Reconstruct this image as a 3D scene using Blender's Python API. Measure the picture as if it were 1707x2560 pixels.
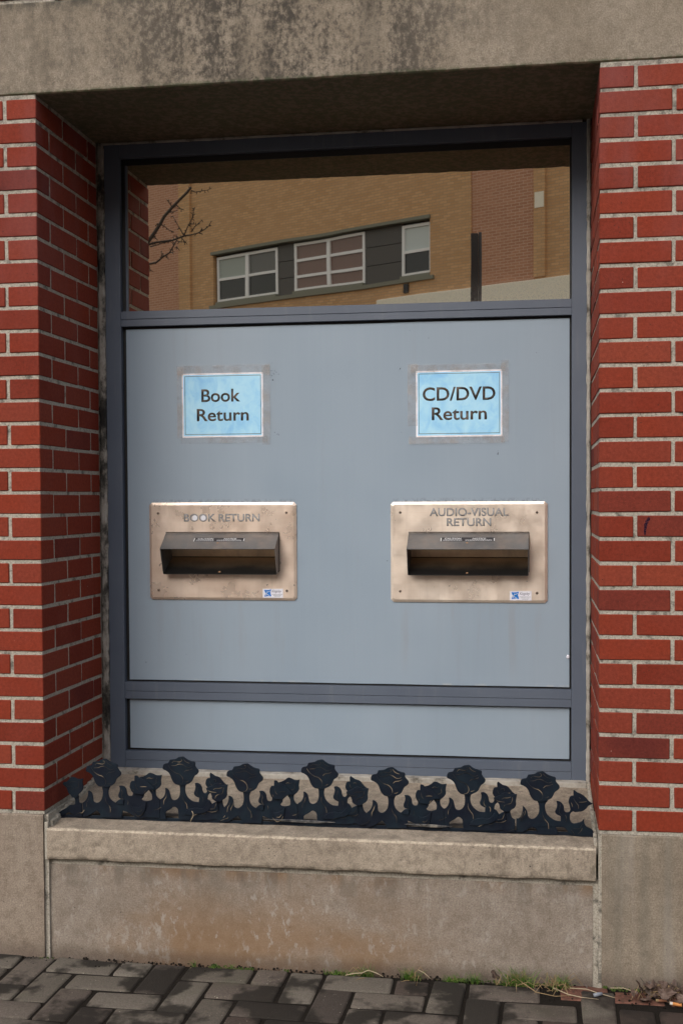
import bpy, bmesh, math, random, json
from mathutils import Vector, Matrix, noise
from mathutils.geometry import tessellate_polygon
random.seed(7)
for o in list(bpy.data.objects): bpy.data.objects.remove(o)
SC = bpy.context.scene
COL = SC.collection
R = math.radians

# ------------------------------------------------------------------ camera
cam_d = bpy.data.cameras.new('camera'); cam = bpy.data.objects.new('camera', cam_d); COL.objects.link(cam)
SC.camera = cam
CAM = Vector((1.4362, -3.2702, 0.9192))
yaw, pitch, roll = 0.1428, -0.0301, -0.0045
fw = Vector((-math.sin(yaw)*math.cos(pitch), math.cos(yaw)*math.cos(pitch), math.sin(pitch)))
rt = Vector((math.cos(yaw), math.sin(yaw), 0)); up = rt.cross(fw)
r2 = math.cos(roll)*rt + math.sin(roll)*up; u2 = -math.sin(roll)*rt + math.cos(roll)*up
m = Matrix((r2, u2, -fw)).transposed().to_4x4(); m.translation = CAM
cam.matrix_world = m
cam_d.sensor_fit = 'VERTICAL'; cam_d.sensor_height = 36.0
cam_d.lens = 2925.04/2560*36.0
cam_d.shift_x = -63.03/2560; cam_d.shift_y = 60.44/2560
cam_d.clip_start = 0.05; cam_d.clip_end = 2000
SC.render.resolution_x = 682; SC.render.resolution_y = 1024

# ------------------------------------------------------------------ sky, sun, exposure
w = bpy.data.worlds.new('World'); SC.world = w; w.use_nodes = True
nt = w.node_tree; nt.nodes.clear()
sky = nt.nodes.new('ShaderNodeTexSky'); sky.sky_type = 'NISHITA'; sky.sun_disc = False
SUN_EL, SUN_AZ = R(36), R(160)       # veiled sun over the street, in front of the wall and a little to the left
sky.sun_elevation = SUN_EL; sky.sun_rotation = -SUN_AZ
sky.air_density = 1.2; sky.dust_density = 4.0; sky.ozone_density = 1.0
hs = nt.nodes.new('ShaderNodeHueSaturation'); hs.inputs['Saturation'].default_value = 0.50
tn = nt.nodes.new('ShaderNodeMix'); tn.data_type = 'RGBA'; tn.blend_type = 'MULTIPLY'; tn.inputs[0].default_value = 1.0
tn.inputs[7].default_value = (0.995, 0.985, 0.995, 1)
bg = nt.nodes.new('ShaderNodeBackground'); bg.inputs['Strength'].default_value = 0.15
wo = nt.nodes.new('ShaderNodeOutputWorld')
nt.links.new(sky.outputs[0], hs.inputs['Color']); nt.links.new(hs.outputs[0], tn.inputs[6])
nt.links.new(tn.outputs[2], bg.inputs['Color']); nt.links.new(bg.outputs[0], wo.inputs[0])
sd = bpy.data.lights.new('sun', 'SUN'); sd.energy = 0.5; sd.angle = R(60); sd.color = (1.0, 0.95, 0.88)
sun = bpy.data.objects.new('sun', sd); COL.objects.link(sun)
S = Vector((-math.sin(SUN_AZ)*math.cos(SUN_EL), math.cos(SUN_AZ)*math.cos(SUN_EL), math.sin(SUN_EL)))
sun.rotation_euler = S.to_track_quat('Z', 'Y').to_euler(); sun.location = S*30
vs = SC.view_settings; vs.view_transform = 'Standard'; vs.look = 'None'; vs.gamma = 1; vs.use_curve_mapping = False
vs.exposure = 0.55

# ------------------------------------------------------------------ helpers
def tag(o, label=None, cat=None, group=None, kind=None):
    if label: o['label'] = label
    if cat: o['category'] = cat
    if group: o['group'] = group
    if kind: o['kind'] = kind
    return o
def empty(name, loc=(0,0,0), rz=0):
    o = bpy.data.objects.new(name, None); COL.objects.link(o); o.location = loc; o.rotation_euler = (0,0,rz)
    o.empty_display_size = 0.05
    return o
def meshobj(name, me, mat=None, parent=None, world=True):
    o = bpy.data.objects.new(name, me); COL.objects.link(o)
    if mat is not None and not me.materials: me.materials.append(mat)
    if parent is not None:
        o.parent = parent
        if world: o.matrix_parent_inverse = Matrix.LocRotScale(parent.location, parent.rotation_euler, None).inverted()
    return o
def from_bm(name, bm, mat, parent=None, world=True, smooth=False):
    me = bpy.data.meshes.new(name); bm.to_mesh(me); bm.free()
    if smooth:
        for p in me.polygons: p.use_smooth = True
    return meshobj(name, me, mat, parent, world)
def bbox(bm, x0,x1,y0,y1,z0,z1, bev=0, seg=1):
    r = bmesh.ops.create_cube(bm, size=1.0, matrix=Matrix.Translation(((x0+x1)/2,(y0+y1)/2,(z0+z1)/2)) @ Matrix.Diagonal((x1-x0,y1-y0,z1-z0,1)))
    if bev:
        es = list({e for v in r['verts'] for e in v.link_edges})
        bmesh.ops.bevel(bm, geom=es, offset=bev, segments=seg, affect='EDGES', profile=0.6)
def box(name, x0,x1,y0,y1,z0,z1, mat, parent=None, bev=0, seg=1, world=True):
    bm = bmesh.new(); bbox(bm, x0,x1,y0,y1,z0,z1, bev, seg); return from_bm(name, bm, mat, parent, world)
def tube(bm, pts, rad, n=6):
    pts = [Vector(p) for p in pts]; rings = []
    for i,p in enumerate(pts):
        d = (pts[min(i+1,len(pts)-1)]-pts[max(i-1,0)])
        if d.length < 1e-9: d = Vector((0,0,1))
        d.normalize(); a = d.cross(Vector((0.3,0.2,0.93))); a.normalize(); b = d.cross(a)
        r = rad[i] if isinstance(rad,(list,tuple)) else rad
        rings.append([bm.verts.new(p + a*r*math.cos(2*math.pi*k/n) + b*r*math.sin(2*math.pi*k/n)) for k in range(n)])
    for A,B in zip(rings, rings[1:]):
        for k in range(n): bm.faces.new((A[k],A[(k+1)%n],B[(k+1)%n],B[k]))
    bm.faces.new(rings[0][::-1]); bm.faces.new(rings[-1])
def catmull(pts, closed=True, sub=3, sharp=0.35):
    n = len(pts); out = []
    P = [Vector((p[0],p[1])) for p in pts]
    rng = range(n) if closed else range(n-1)
    def tan(i):
        if not closed and (i==0 or i==n-1): return Vector((0,0))
        a,b,c = P[i-1], P[i], P[(i+1)%n]
        u,v = (b-a), (c-b)
        if u.length<1e-6 or v.length<1e-6: return Vector((0,0))
        if u.normalized().dot(v.normalized()) < sharp: return Vector((0,0))
        t = (c-a)*0.5
        m = 1.0*min(u.length, v.length)
        return t.normalized()*min(t.length, m)
    for i in rng:
        p0,p1 = P[i], P[(i+1)%n]; t0,t1 = tan(i), tan((i+1)%n)
        for s in range(sub):
            t = s/sub; h1=2*t**3-3*t*t+1; h2=t**3-2*t*t+t; h3=-2*t**3+3*t*t; h4=t**3-t*t
            out.append(h1*p0+h2*t0+h3*p1+h4*t1)
    if not closed: out.append(P[-1])
    return out
def cutout(bm, poly, y0, y1, rim=0.0012):
    """flat plate in the xz plane, front at y0 (towards the street), back at y1, softened front rim"""
    P = list(poly)
    area = sum(P[i].x*P[(i+1)%len(P)].y - P[(i+1)%len(P)].x*P[i].y for i in range(len(P)))
    if area < 0: P.reverse()
    n = len(P); N = []
    for i in range(n):
        d = (P[(i+1)%n]-P[i-1]); d = Vector((d.y,-d.x)); N.append(d.normalized() if d.length>1e-9 else Vector((0,0)))
    f = [bm.verts.new((P[i].x-N[i].x*rim, y0, P[i].y-N[i].y*rim)) for i in range(n)]
    e = [bm.verts.new((P[i].x, y0+rim, P[i].y)) for i in range(n)]
    b = [bm.verts.new((P[i].x, y1, P[i].y)) for i in range(n)]
    tris = tessellate_polygon([[Vector((p.x,p.y,0)) for p in P]])
    for t in tris:
        for ring, fl in ((f, True), (b, False)):
            try:
                fc = bm.faces.new([ring[k] for k in t]); fc.normal_update()
                if (fc.normal.y > 0) == fl: fc.normal_flip()
            except ValueError: pass
    for i in range(n):
        j = (i+1)%n
        bm.faces.new((e[i],e[j],f[j],f[i])); bm.faces.new((b[i],b[j],e[j],e[i]))
def ribbon(bm, pts, wdt, y, th=0.0004):
    """thin raised strip along a 2-D line in the xz plane"""
    P = catmull(pts, False, 3, -0.5); n = len(P); L=[];Rr=[]
    for i in range(n):
        d = (P[min(i+1,n-1)]-P[max(i-1,0)])
        if d.length<1e-9: d=Vector((1,0))
        d.normalize(); q = Vector((-d.y,d.x)); k = wdt*(0.35+0.65*math.sin(math.pi*min(max(i/(n-1),0.08),0.92)))
        L.append(P[i]+q*k/2); Rr.append(P[i]-q*k/2)
    fl=[bm.verts.new((p.x,y,p.y)) for p in L]; fr=[bm.verts.new((p.x,y,p.y)) for p in Rr]
    bl=[bm.verts.new((p.x,y+th,p.y)) for p in L]; br=[bm.verts.new((p.x,y+th,p.y)) for p in Rr]
    for i in range(n-1):
        bm.faces.new((fl[i],fl[i+1],fr[i+1],fr[i])); bm.faces.new((bl[i+1],bl[i],fl[i],fl[i+1])) if False else None
        bm.faces.new((fl[i],bl[i],bl[i+1],fl[i+1])); bm.faces.new((fr[i],fr[i+1],br[i+1],br[i]))
def text_mesh(txt, x0, x1, z0, z1, y, th=0.0005, bold=0.0, shear=0.0, space=1.0):
    cu = bpy.data.curves.new('lettering', 'FONT'); cu.body = txt; cu.size = 1; cu.extrude = 0; cu.offset = bold; cu.shear = shear
    cu.space_character = space; cu.resolution_u = 4
    o = bpy.data.objects.new('lettering', cu); COL.objects.link(o)
    dg = bpy.context.evaluated_depsgraph_get(); dg.update()
    me = bpy.data.meshes.new_from_object(o.evaluated_get(dg)); bpy.data.objects.remove(o)
    xs = [v.co.x for v in me.vertices]; ys = [v.co.y for v in me.vertices]
    ax,bx,ay,by = min(xs),max(xs),min(ys),max(ys)
    for v in me.vertices:
        v.co = Vector((x0+(v.co.x-ax)/(bx-ax)*(x1-x0), y, z0+(v.co.y-ay)/(by-ay)*(z1-z0)))
    bm = bmesh.new(); bm.from_mesh(me)
    ex = bmesh.ops.extrude_face_region(bm, geom=list(bm.faces))
    for v in [g for g in ex['geom'] if isinstance(g, bmesh.types.BMVert)]: v.co.y -= th
    bmesh.ops.recalc_face_normals(bm, faces=list(bm.faces))
    bpy.data.meshes.remove(me)
    return bm

# ------------------------------------------------------------------ materials
class MB:
    def __init__(s, name, rough=0.8, metal=0.0, spec=0.5):
        s.m = bpy.data.materials.new(name); s.m.use_nodes = True; s.t = s.m.node_tree
        s.b = s.t.nodes['Principled BSDF']; s.out = s.t.nodes['Material Output']
        s.b.inputs['Roughness'].default_value = rough; s.b.inputs['Metallic'].default_value = metal
        s.b.inputs['Specular IOR Level'].default_value = spec
        s.geo = s.n('ShaderNodeNewGeometry'); s.pos = s.geo.outputs['Position']
    def n(s, k, **kw):
        x = s.t.nodes.new(k)
        for a,v in kw.items(): setattr(x,a,v)
        return x
    def L(s, a, b): s.t.links.new(a, b)
    def map(s, vec=None, scale=(1,1,1), loc=(0,0,0), rot=(0,0,0)):
        x = s.n('ShaderNodeMapping'); s.L(vec or s.pos, x.inputs[0])
        x.inputs['Scale'].default_value = scale; x.inputs['Location'].default_value = loc; x.inputs['Rotation'].default_value = rot
        return x.outputs[0]
    def noise(s, scale, detail=3, rough=0.55, vec=None, dist=0, out=0):
        x = s.n('ShaderNodeTexNoise'); x.inputs['Scale'].default_value = scale; x.inputs['Detail'].default_value = detail
        x.inputs['Roughness'].default_value = rough; x.inputs['Distortion'].default_value = dist
        s.L(vec or s.pos, x.inputs['Vector']); return x.outputs[out]
    def vor(s, scale, vec=None, feature='F1', rnd=1.0):
        x = s.n('ShaderNodeTexVoronoi', feature=feature); x.inputs['Scale'].default_value = scale; x.inputs['Randomness'].default_value = rnd
        s.L(vec or s.pos, x.inputs['Vector']); return x.outputs['Distance']
    def ramp(s, fac, stops, interp='LINEAR'):
        x = s.n('ShaderNodeValToRGB'); s.L(fac, x.inputs[0]); e = x.color_ramp.elements; x.color_ramp.interpolation = interp
        while len(e) < len(stops): e.new(0.5)
        for i,(p,c) in enumerate(stops):
            e[i].position = p; e[i].color = (c,c,c,1) if isinstance(c,(int,float)) else (*c,1)
        return x.outputs[0]
    def math(s, op, a, b=None, clamp=False):
        x = s.n('ShaderNodeMath', operation=op, use_clamp=clamp)
        for i,v in enumerate((a,b)):
            if v is None: continue
            if isinstance(v,(int,float)): x.inputs[i].default_value = v
            else: s.L(v, x.inputs[i])
        return x.outputs[0]
    def mix(s, fac, a, b, mode='MIX'):
        x = s.n('ShaderNodeMix', data_type='RGBA', blend_type=mode)
        for i,v in ((0,fac),(6,a),(7,b)):
            if isinstance(v,(int,float)): x.inputs[i].default_value = v
            elif isinstance(v,(tuple,list)): x.inputs[i].default_value = (*v,1)
            else: s.L(v, x.inputs[i])
        return x.outputs[2]
    def sep(s):
        x = s.n('ShaderNodeSeparateXYZ'); s.L(s.pos, x.inputs[0]); return x.outputs
    def rng(s, v, a, b, c=0.0, d=1.0, smooth=True):
        x = s.n('ShaderNodeMapRange'); x.interpolation_type = 'SMOOTHSTEP' if smooth else 'LINEAR'
        s.L(v, x.inputs[0])
        for i,k in enumerate((a,b,c,d)): x.inputs[i+1].default_value = k
        return x.outputs[0]
    def bump(s, h, strength=0.3, dist=0.002, prev=None):
        x = s.n('ShaderNodeBump'); x.inputs['Strength'].default_value = strength; x.inputs['Distance'].default_value = dist
        s.L(h, x.inputs['Height'])
        if prev: s.L(prev, x.inputs['Normal'])
        s.L(x.outputs[0], s.b.inputs['Normal']); return x.outputs[0]
    def col(s, v):
        if isinstance(v,(tuple,list)): s.b.inputs['Base Color'].default_value = (*v,1)
        else: s.L(v, s.b.inputs['Base Color'])
        return s
    def rough(s, v): s.L(v, s.b.inputs['Roughness'])
def plain(name, c, rough=0.6, metal=0.0, spec=0.5):
    m = MB(name, rough, metal, spec); m.col(c); return m.m

def brick_mat(name, dark=False):
    m = MB(name, 0.8, 0, 0.12)
    oi = m.n('ShaderNodeObjectInfo')
    c = m.ramp(oi.outputs['Random'], [(0,(0.158,0.026,0.014)),(0.25,(0.195,0.031,0.016)),(0.5,(0.220,0.036,0.017)),(0.72,(0.205,0.040,0.023)),(0.86,(0.235,0.048,0.025)),(0.94,(0.155,0.030,0.020)),(1,(0.112,0.024,0.019))])
    n1 = m.noise(9, 3); c = m.mix(m.rng(n1,0.35,0.75,0,0.55), c, (0.205,0.042,0.026))
    n2 = m.noise(110, 5, 0.78); c = m.mix(0.8, c, m.ramp(n2,[(0.25,0.55),(0.5,0.95),(0.75,1.35)]), 'MULTIPLY')
    # pale bloom high on the wall and soot specks
    z = m.sep()[2]
    bl = m.math('MULTIPLY', m.rng(z, 1.1, 2.1, 0, 0.6), m.rng(m.noise(6,4,0.6,m.map(scale=(1,1,.35))), 0.35, 0.7))
    c = m.mix(bl, c, (0.215,0.075,0.072))
    sp = m.ramp(m.vor(60), [(0.0,1),(0.075,1),(0.12,0)])
    sp = m.math('MULTIPLY', sp, m.rng(m.noise(14,2), 0.52, 0.62))
    c = m.mix(m.math('MULTIPLY',sp,0.75), c, (0.045,0.022,0.018))
    wsp = m.math('MULTIPLY', m.ramp(m.vor(38, m.map(loc=(3.3,1,.7))), [(0.0,1),(0.03,1),(0.05,0)]), m.rng(m.noise(7,2,.5,m.map(loc=(9,1,2))), 0.6, 0.66))
    c = m.mix(wsp, c, (0.5,0.46,0.4))
    m.col(c)
    h = m.math('ADD', m.noise(260,4,0.7), m.math('MULTIPLY', m.noise(60,3), 0.8)); m.bump(h, 0.55, 0.0022)
    return m.m
def mortar_mat(name):
    m = MB(name, 0.95, 0, 0.2)
    n = m.noise(190, 4, 0.85); c = m.ramp(n, [(0.30,(0.13,0.118,0.097)),(0.44,(0.37,0.34,0.285)),(0.62,(0.54,0.505,0.43))])
    n2 = m.noise(22, 4, 0.7); c = m.mix(m.rng(n2, 0.53, 0.68, 0, 0.8), c, (0.085,0.082,0.070))
    z = m.sep()[2]
    c = m.mix(m.math('MULTIPLY', m.rng(z,1.2,2.15,0,0.5), m.rng(m.noise(40,4),0.4,0.65)), c, (0.11,0.10,0.09))
    m.col(c); m.bump(m.noise(480,4,0.8), 0.9, 0.003)
    return m.m
def concrete(name, base, light, dark, streak=0.0, rust=0.0, spots=0.5, blotch=1.0):
    m = MB(name, 0.92, 0, 0.25)
    n = m.noise(5, 5, 0.6); c = m.mix(m.rng(n,0.3,0.72), base, light)
    n2 = m.noise(34, 4, 0.65); c = m.mix(m.rng(n2,0.42,0.66,0,0.45*blotch), c, dark)
    # sand grain
    g = m.noise(230, 4, 0.85); c = m.mix(0.85, c, m.ramp(g,[(0.25,0.40),(0.5,1.0),(0.75,1.65)]), 'MULTIPLY')
    wsp = m.ramp(m.vor(260, m.map(loc=(1.1,0,0.4))), [(0,1),(0.12,1),(0.2,0)])
    c = m.mix(m.math('MULTIPLY', wsp, m.rng(m.noise(55,2), 0.5, 0.7, 0, 0.55)), c, (0.48,0.43,0.37))
    dsp = m.ramp(m.vor(34), [(0,1),(0.055,1),(0.09,0)])
    c = m.mix(m.math('MULTIPLY', dsp, m.rng(m.noise(11,2,.5,m.map(loc=(4,4,4))), 0.42, 0.6, 0, spots)), c, (0.05,0.046,0.040))
    dsp2 = m.ramp(m.vor(150, m.map(loc=(7,2,5))), [(0,1),(0.07,1),(0.12,0)])
    c = m.mix(m.math('MULTIPLY', dsp2, m.rng(m.noise(9,2,.5,m.map(loc=(2,4,1))), 0.4, 0.6, 0, spots*0.8)), c, (0.075,0.068,0.055))
    X = m.sep()
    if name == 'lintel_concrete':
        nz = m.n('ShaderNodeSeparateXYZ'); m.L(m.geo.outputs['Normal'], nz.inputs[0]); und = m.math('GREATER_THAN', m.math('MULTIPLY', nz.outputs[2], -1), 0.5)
        smooth = m.mix(m.rng(m.noise(2.2,3,.5),.3,.7), (0.150,0.102,0.065), (0.178,0.126,0.084)); c = m.mix(m.math('MULTIPLY', und, 0.85), c, smooth)  # underside coloured darker and browner, soffit shade put into the colour
    if streak:
        face = m.n('ShaderNodeSeparateXYZ'); m.L(m.geo.outputs['Normal'], face.inputs[0]); front = m.math('GREATER_THAN', m.math('MULTIPLY', face.outputs[1], -1), 0.5)
        # algae (grows on the rain-washed face only, not on the underside): mottled dark growth strongest over the middle of the beam, hanging in vertical runs
        env = m.math('MULTIPLY', front, m.rng(X[0], -0.15, 0.62, 0.30, 1.0)); env = m.math('MULTIPLY', env, m.rng(X[0], 0.95, 1.5, 1.0, 0.12))
        run = m.noise(1.0, 5, 0.6, m.map(scale=(11,11,1.5)))
        mot = m.noise(60, 5, 0.75, m.map(scale=(1,1,0.75)))
        big = m.noise(6.5, 4, 0.6, m.map(loc=(2.2,0,.3)))
        v = m.math('ADD', m.math('MULTIPLY', mot, 0.62), m.math('ADD', m.math('MULTIPLY', run, 0.40), m.math('MULTIPLY', big, 0.38)))
        k = m.math('MULTIPLY', m.rng(v, 0.61, 0.80), env)
        c = m.mix(m.math('MULTIPLY', k, streak), c, (0.055,0.048,0.040))
        run2 = m.noise(1.0, 3, 0.5, m.map(scale=(5.5,5.5,0.6), loc=(3.1,0,0)))
        c = m.mix(m.math('MULTIPLY', m.rng(run2,0.56,0.72), m.math('MULTIPLY', env, 0.55*streak)), c, (0.10,0.085,0.066))
        # line of green growth on the lower arris and grime on the upper joint
        lo = m.math('MULTIPLY', m.rng(X[2], 2.122, 2.110, 0, 1), m.rng(m.noise(60,3),0.35,0.6))
        c = m.mix(m.math('MULTIPLY', lo, 0.6), c, (0.055,0.075,0.035))
        hi = m.math('MULTIPLY', m.rng(X[2], 2.335, 2.372, 0, 1), m.rng(m.noise(22,4,.7,m.map(scale=(1,1,.3))),0.35,0.62))
        c = m.mix(m.math('MULTIPLY', hi, 0.8), c, (0.05,0.05,0.042))
    if name == 'sill_concrete':
        ed = m.math('MULTIPLY', m.math('MULTIPLY', m.rng(X[2], -0.0535, -0.0500), m.rng(X[1], 0.005, 0.001)), m.rng(m.noise(70,4,.8), 0.38, 0.6))
        c = m.mix(m.math('MULTIPLY', ed, 0.75), c, (0.60,0.52,0.40))  # worn nosing edge, its bright highlight line put into the colour
        bt = m.math('MULTIPLY', m.rng(X[2], -0.118, -0.136), m.rng(m.noise(28,4,.7), 0.46, 0.62)); c = m.mix(m.math('MULTIPLY', bt, 0.55), c, (0.07,0.06,0.045))
        tp2 = m.math('MULTIPLY', m.rng(X[1], 0.002, 0.02), m.rng(m.noise(24,4,.7), 0.4, 0.62, 0.05, 0.4)); c = m.mix(tp2, c, (0.13,0.11,0.085))
        rn = m.math('MULTIPLY', m.rng(X[0], 0.9, 1.5, 0.15, 0.8), m.rng(m.noise(1,4,.65,m.map(scale=(45,45,14))), 0.5, 0.68)); c = m.mix(m.math('MULTIPLY', rn, 0.7), c, (0.12,0.10,0.078))
    if name == 'block_concrete_grey':
        rn = m.rng(m.noise(1,3,.5,m.map(scale=(16,16,.8))), 0.45, 0.65, 0, 0.30); c = m.mix(rn, c, (0.12,0.115,0.095))
        rn = m.rng(m.noise(1,3,.5,m.map(scale=(11,11,.6),loc=(4,0,0))), 0.55, 0.7, 0, 0.35); c = m.mix(rn, c, (0.36,0.335,0.30))
    if rust:
        r = m.noise(3.2, 4, 0.6, m.map(loc=(0.6,0,0), scale=(1,1,1.4)))
        low = m.rng(X[2], -0.18, -0.37, 0.22, 1.0)
        mid = m.math('MULTIPLY', m.rng(X[0], 0.05, 0.4), m.rng(X[0], 1.35, 0.85))
        k = m.math('MULTIPLY', m.math('MULTIPLY', m.rng(r,0.32,0.56), low), mid)
        c = m.mix(m.math('MULTIPLY', k, rust), c, (0.23,0.13,0.058))
        r2 = m.math('MULTIPLY', m.math('MULTIPLY', m.rng(X[2], -0.20, -0.16), m.rng(m.noise(1,3,.5,m.map(scale=(9,9,2),loc=(2,0,0))), 0.5, 0.62)), 0.6); c = m.mix(r2, c, (0.20,0.115,0.06))
        wt = m.math('MULTIPLY', m.rng(m.noise(1,5,.7,m.map(scale=(48,48,28))), 0.53, 0.64), m.rng(m.noise(5,2), 0.38, 0.6, 0.15, 0.8))
        c = m.mix(wt, c, (0.36,0.325,0.285))
        tp = m.math('MULTIPLY', m.rng(X[2], -0.26, -0.16, 0, 1), m.rng(m.noise(1,4,.6,m.map(scale=(24,24,4))), 0.45, 0.65, 0, 0.5))
        c = m.mix(tp, c, (0.12,0.105,0.088))
        dp = m.rng(X[2], -0.385, -0.43, 0, 0.55); c = m.mix(dp, c, (0.085,0.062,0.047))
    else:
        dp = m.rng(X[2], -0.36, -0.43, 0, 0.6); c = m.mix(dp, c, (0.10,0.075,0.06))
    m.col(c); m.bump(m.math('ADD', m.noise(620,4,0.8), m.math('MULTIPLY', m.noise(45,4),0.7)), 0.7, 0.0022)
    return m.m

M = {}
M['brick'] = brick_mat('red_brick')
M['mortar'] = mortar_mat('mortar')
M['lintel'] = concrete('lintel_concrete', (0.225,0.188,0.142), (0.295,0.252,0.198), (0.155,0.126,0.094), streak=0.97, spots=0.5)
M['sill'] = concrete('sill_concrete', (0.295,0.246,0.192), (0.385,0.328,0.258), (0.165,0.136,0.105), spots=0.9)
M['apron'] = concrete('apron_concrete', (0.238,0.198,0.160), (0.305,0.264,0.222), (0.165,0.133,0.104), rust=0.65, spots=0.6)
M['block_l'] = concrete('block_concrete_warm', (0.245,0.195,0.150), (0.295,0.245,0.195), (0.155,0.12,0.09), spots=0.6)
M['block_r'] = concrete('block_concrete_grey', (0.225,0.187,0.142), (0.29,0.245,0.188), (0.15,0.12,0.09), spots=0.7)

def frame_mat():
    m = MB('painted_aluminium', 0.48, 0, 0.5)
    n = m.noise(4, 3); c = m.mix(m.rng(n,0.3,0.7), (0.084,0.106,0.146), (0.098,0.122,0.162))
    sp = m.math('MULTIPLY', m.ramp(m.vor(95), [(0,1),(0.05,1),(0.085,0)]), m.rng(m.noise(6,3), 0.45, 0.62, 0, 0.7))
    c = m.mix(sp, c, (0.03,0.03,0.035)); 
    st = m.math('MULTIPLY', m.rng(m.noise(1,4,.6,m.map(scale=(40,40,5))), 0.55, 0.75), 0.25)
    c = m.mix(st, c, (0.17,0.18,0.2)); m.col(c)
    m.bump(m.noise(300,2), 0.05, 0.0005); return m.m
M['frame'] = frame_mat()
def panel_mat():
    m = MB('grey_blue_sheet_panel', 0.42, 0, 0.5)
    n = m.noise(2.2, 3, 0.5, m.map(scale=(1,1,0.5))); c = m.mix(m.rng(n,0.3,0.7), (0.246,0.316,0.388), (0.275,0.344,0.414))
    st = m.noise(1, 4, 0.6, m.map(scale=(70,70,1.5))); c = m.mix(m.rng(st,0.4,0.8,0,0.04), c, (0.42,0.48,0.53))
    dr = m.math('MULTIPLY', m.rng(m.noise(1,4,0.65,m.map(scale=(16,16,1.0), loc=(1.7,0,0))), 0.56, 0.72), 0.10); c = m.mix(dr, c, (0.20,0.20,0.20))
    sp = m.math('MULTIPLY', m.ramp(m.vor(16), [(0,1),(0.022,1),(0.035,0)]), m.rng(m.noise(3,2), 0.48, 0.55)); c = m.mix(m.math('MULTIPLY',sp,.8), c, (0.05,0.055,0.06))
    xx = m.sep()[0]
    gz = m.math('MULTIPLY', m.rng(m.sep()[2], 0.9155, 0.9165), m.rng(m.sep()[2], 0.932, 0.918)); gx = m.math('MAXIMUM', m.math('MULTIPLY', m.rng(xx,.16,.19), m.rng(xx,.67,.64)), m.math('MULTIPLY', m.rng(xx,.97,1.0), m.rng(xx,1.48,1.45)))
    gm = m.math('MULTIPLY', m.math('MULTIPLY', gz, gx), m.rng(m.noise(120,4,.75), 0.46, 0.58)); c = m.mix(m.math('MULTIPLY', gm, 0.38), c, (0.06,0.055,0.05))
    hand = m.math('MULTIPLY', m.math('MULTIPLY', m.rng(m.sep()[2], 0.62, 0.56), m.rng(m.sep()[2], 0.30, 0.50)), m.math('MULTIPLY', gx, m.rng(m.noise(1,4,.6,m.map(scale=(26,26,2))), 0.5, 0.7, 0, 0.22))); c = m.mix(hand, c, (0.24,0.21,0.18))
    # scuffed paint along the bottom edges
    z = m.sep()[2]
    sc = m.math('MULTIPLY', m.math('MULTIPLY', m.rng(z, 0.332, 0.3235), m.math('GREATER_THAN', z, 0.3)), m.rng(m.noise(11,4,.7), 0.55, 0.62)); c = m.mix(m.math('MULTIPLY',sc,.5), c, (0.45,0.46,0.45))
    m.col(c); m.bump(m.noise(1.6,2,.5), 0.25, 0.01, m.bump(m.noise(900,2), 0.06, 0.0006)); m.rough(m.rng(m.noise(8,3),0.3,0.7,0.36,0.5)); return m.m
M['panel'] = panel_mat()
M['gasket'] = plain('black_rubber_gasket', (0.006,0.006,0.007), 0.6)
def clean_sealant():
    m = MB('pale_sealant', 0.75, 0, 0.35)
    c = m.ramp(m.noise(16, 4, 0.7), [(0.33,(0.11,0.10,0.085)),(0.43,(0.30,0.285,0.25)),(0.7,(0.46,0.44,0.40))]); m.col(c); m.bump(m.noise(60,4,.7), 0.8, 0.003); return m.m
M['sealant_pale'] = clean_sealant()
def sealant_mat():
    m = MB('weathered_sealant', 0.75, 0, 0.35)
    n = m.noise(13, 5, 0.7, m.map(scale=(1,1,0.6))); c = m.ramp(n, [(0.38,(0.012,0.011,0.010)),(0.46,(0.07,0.065,0.055)),(0.54,(0.27,0.25,0.22)),(0.70,(0.42,0.40,0.36))])
    m.col(c); m.bump(m.noise(60,4,.7), 0.8, 0.003); return m.m
M['sealant'] = sealant_mat()
def glass_mat():
    m = MB('tinted_reflective_glass'); t = m.t
    g = m.n('ShaderNodeBsdfGlossy'); g.inputs['Roughness'].default_value = 0.010; g.inputs['Color'].default_value = (1.0,0.885,0.715,1)
    tr = m.n('ShaderNodeBsdfTransparent'); tr.inputs['Color'].default_value = (0.30,0.27,0.22,1)
    # dust and water marks low on the pane
    X = m.sep(); d = m.n('ShaderNodeBsdfDiffuse'); d.inputs['Color'].default_value = (0.42,0.40,0.36,1)
    low = m.rng(X[2], 1.66, 1.55, 0.0, 1.0)
    dk = m.math('MULTIPLY', m.math('MULTIPLY', low, m.rng(X[0], 0.8, 1.5, 0.1, 1.0)), m.rng(m.noise(260,4,.75), 0.42, 0.7, 0.0, 0.30))
    dk = m.math('ADD', dk, m.math('MULTIPLY', m.ramp(m.vor(55), [(0,1),(0.03,1),(0.05,0)]), m.rng(m.noise(5,2),.5,.6,0,.2)))
    bp = m.n('ShaderNodeBump'); bp.inputs['Strength'].default_value = 0.2; bp.inputs['Distance'].default_value = 0.0006; m.L(m.noise(3.5,1,.4), bp.inputs['Height']); m.L(bp.outputs[0], g.inputs['Normal'])
    a = m.n('ShaderNodeMixShader'); a.inputs[0].default_value = 0.95; m.L(tr.outputs[0], a.inputs[1]); m.L(g.outputs[0], a.inputs[2])
    b = m.n('ShaderNodeMixShader'); m.L(dk, b.inputs[0]); m.L(a.outputs[0], b.inputs[1]); m.L(d.outputs[0], b.inputs[2])
    m.L(b.outputs[0], m.out.inputs[0]); return m.m
M['glass'] = glass_mat()
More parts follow.
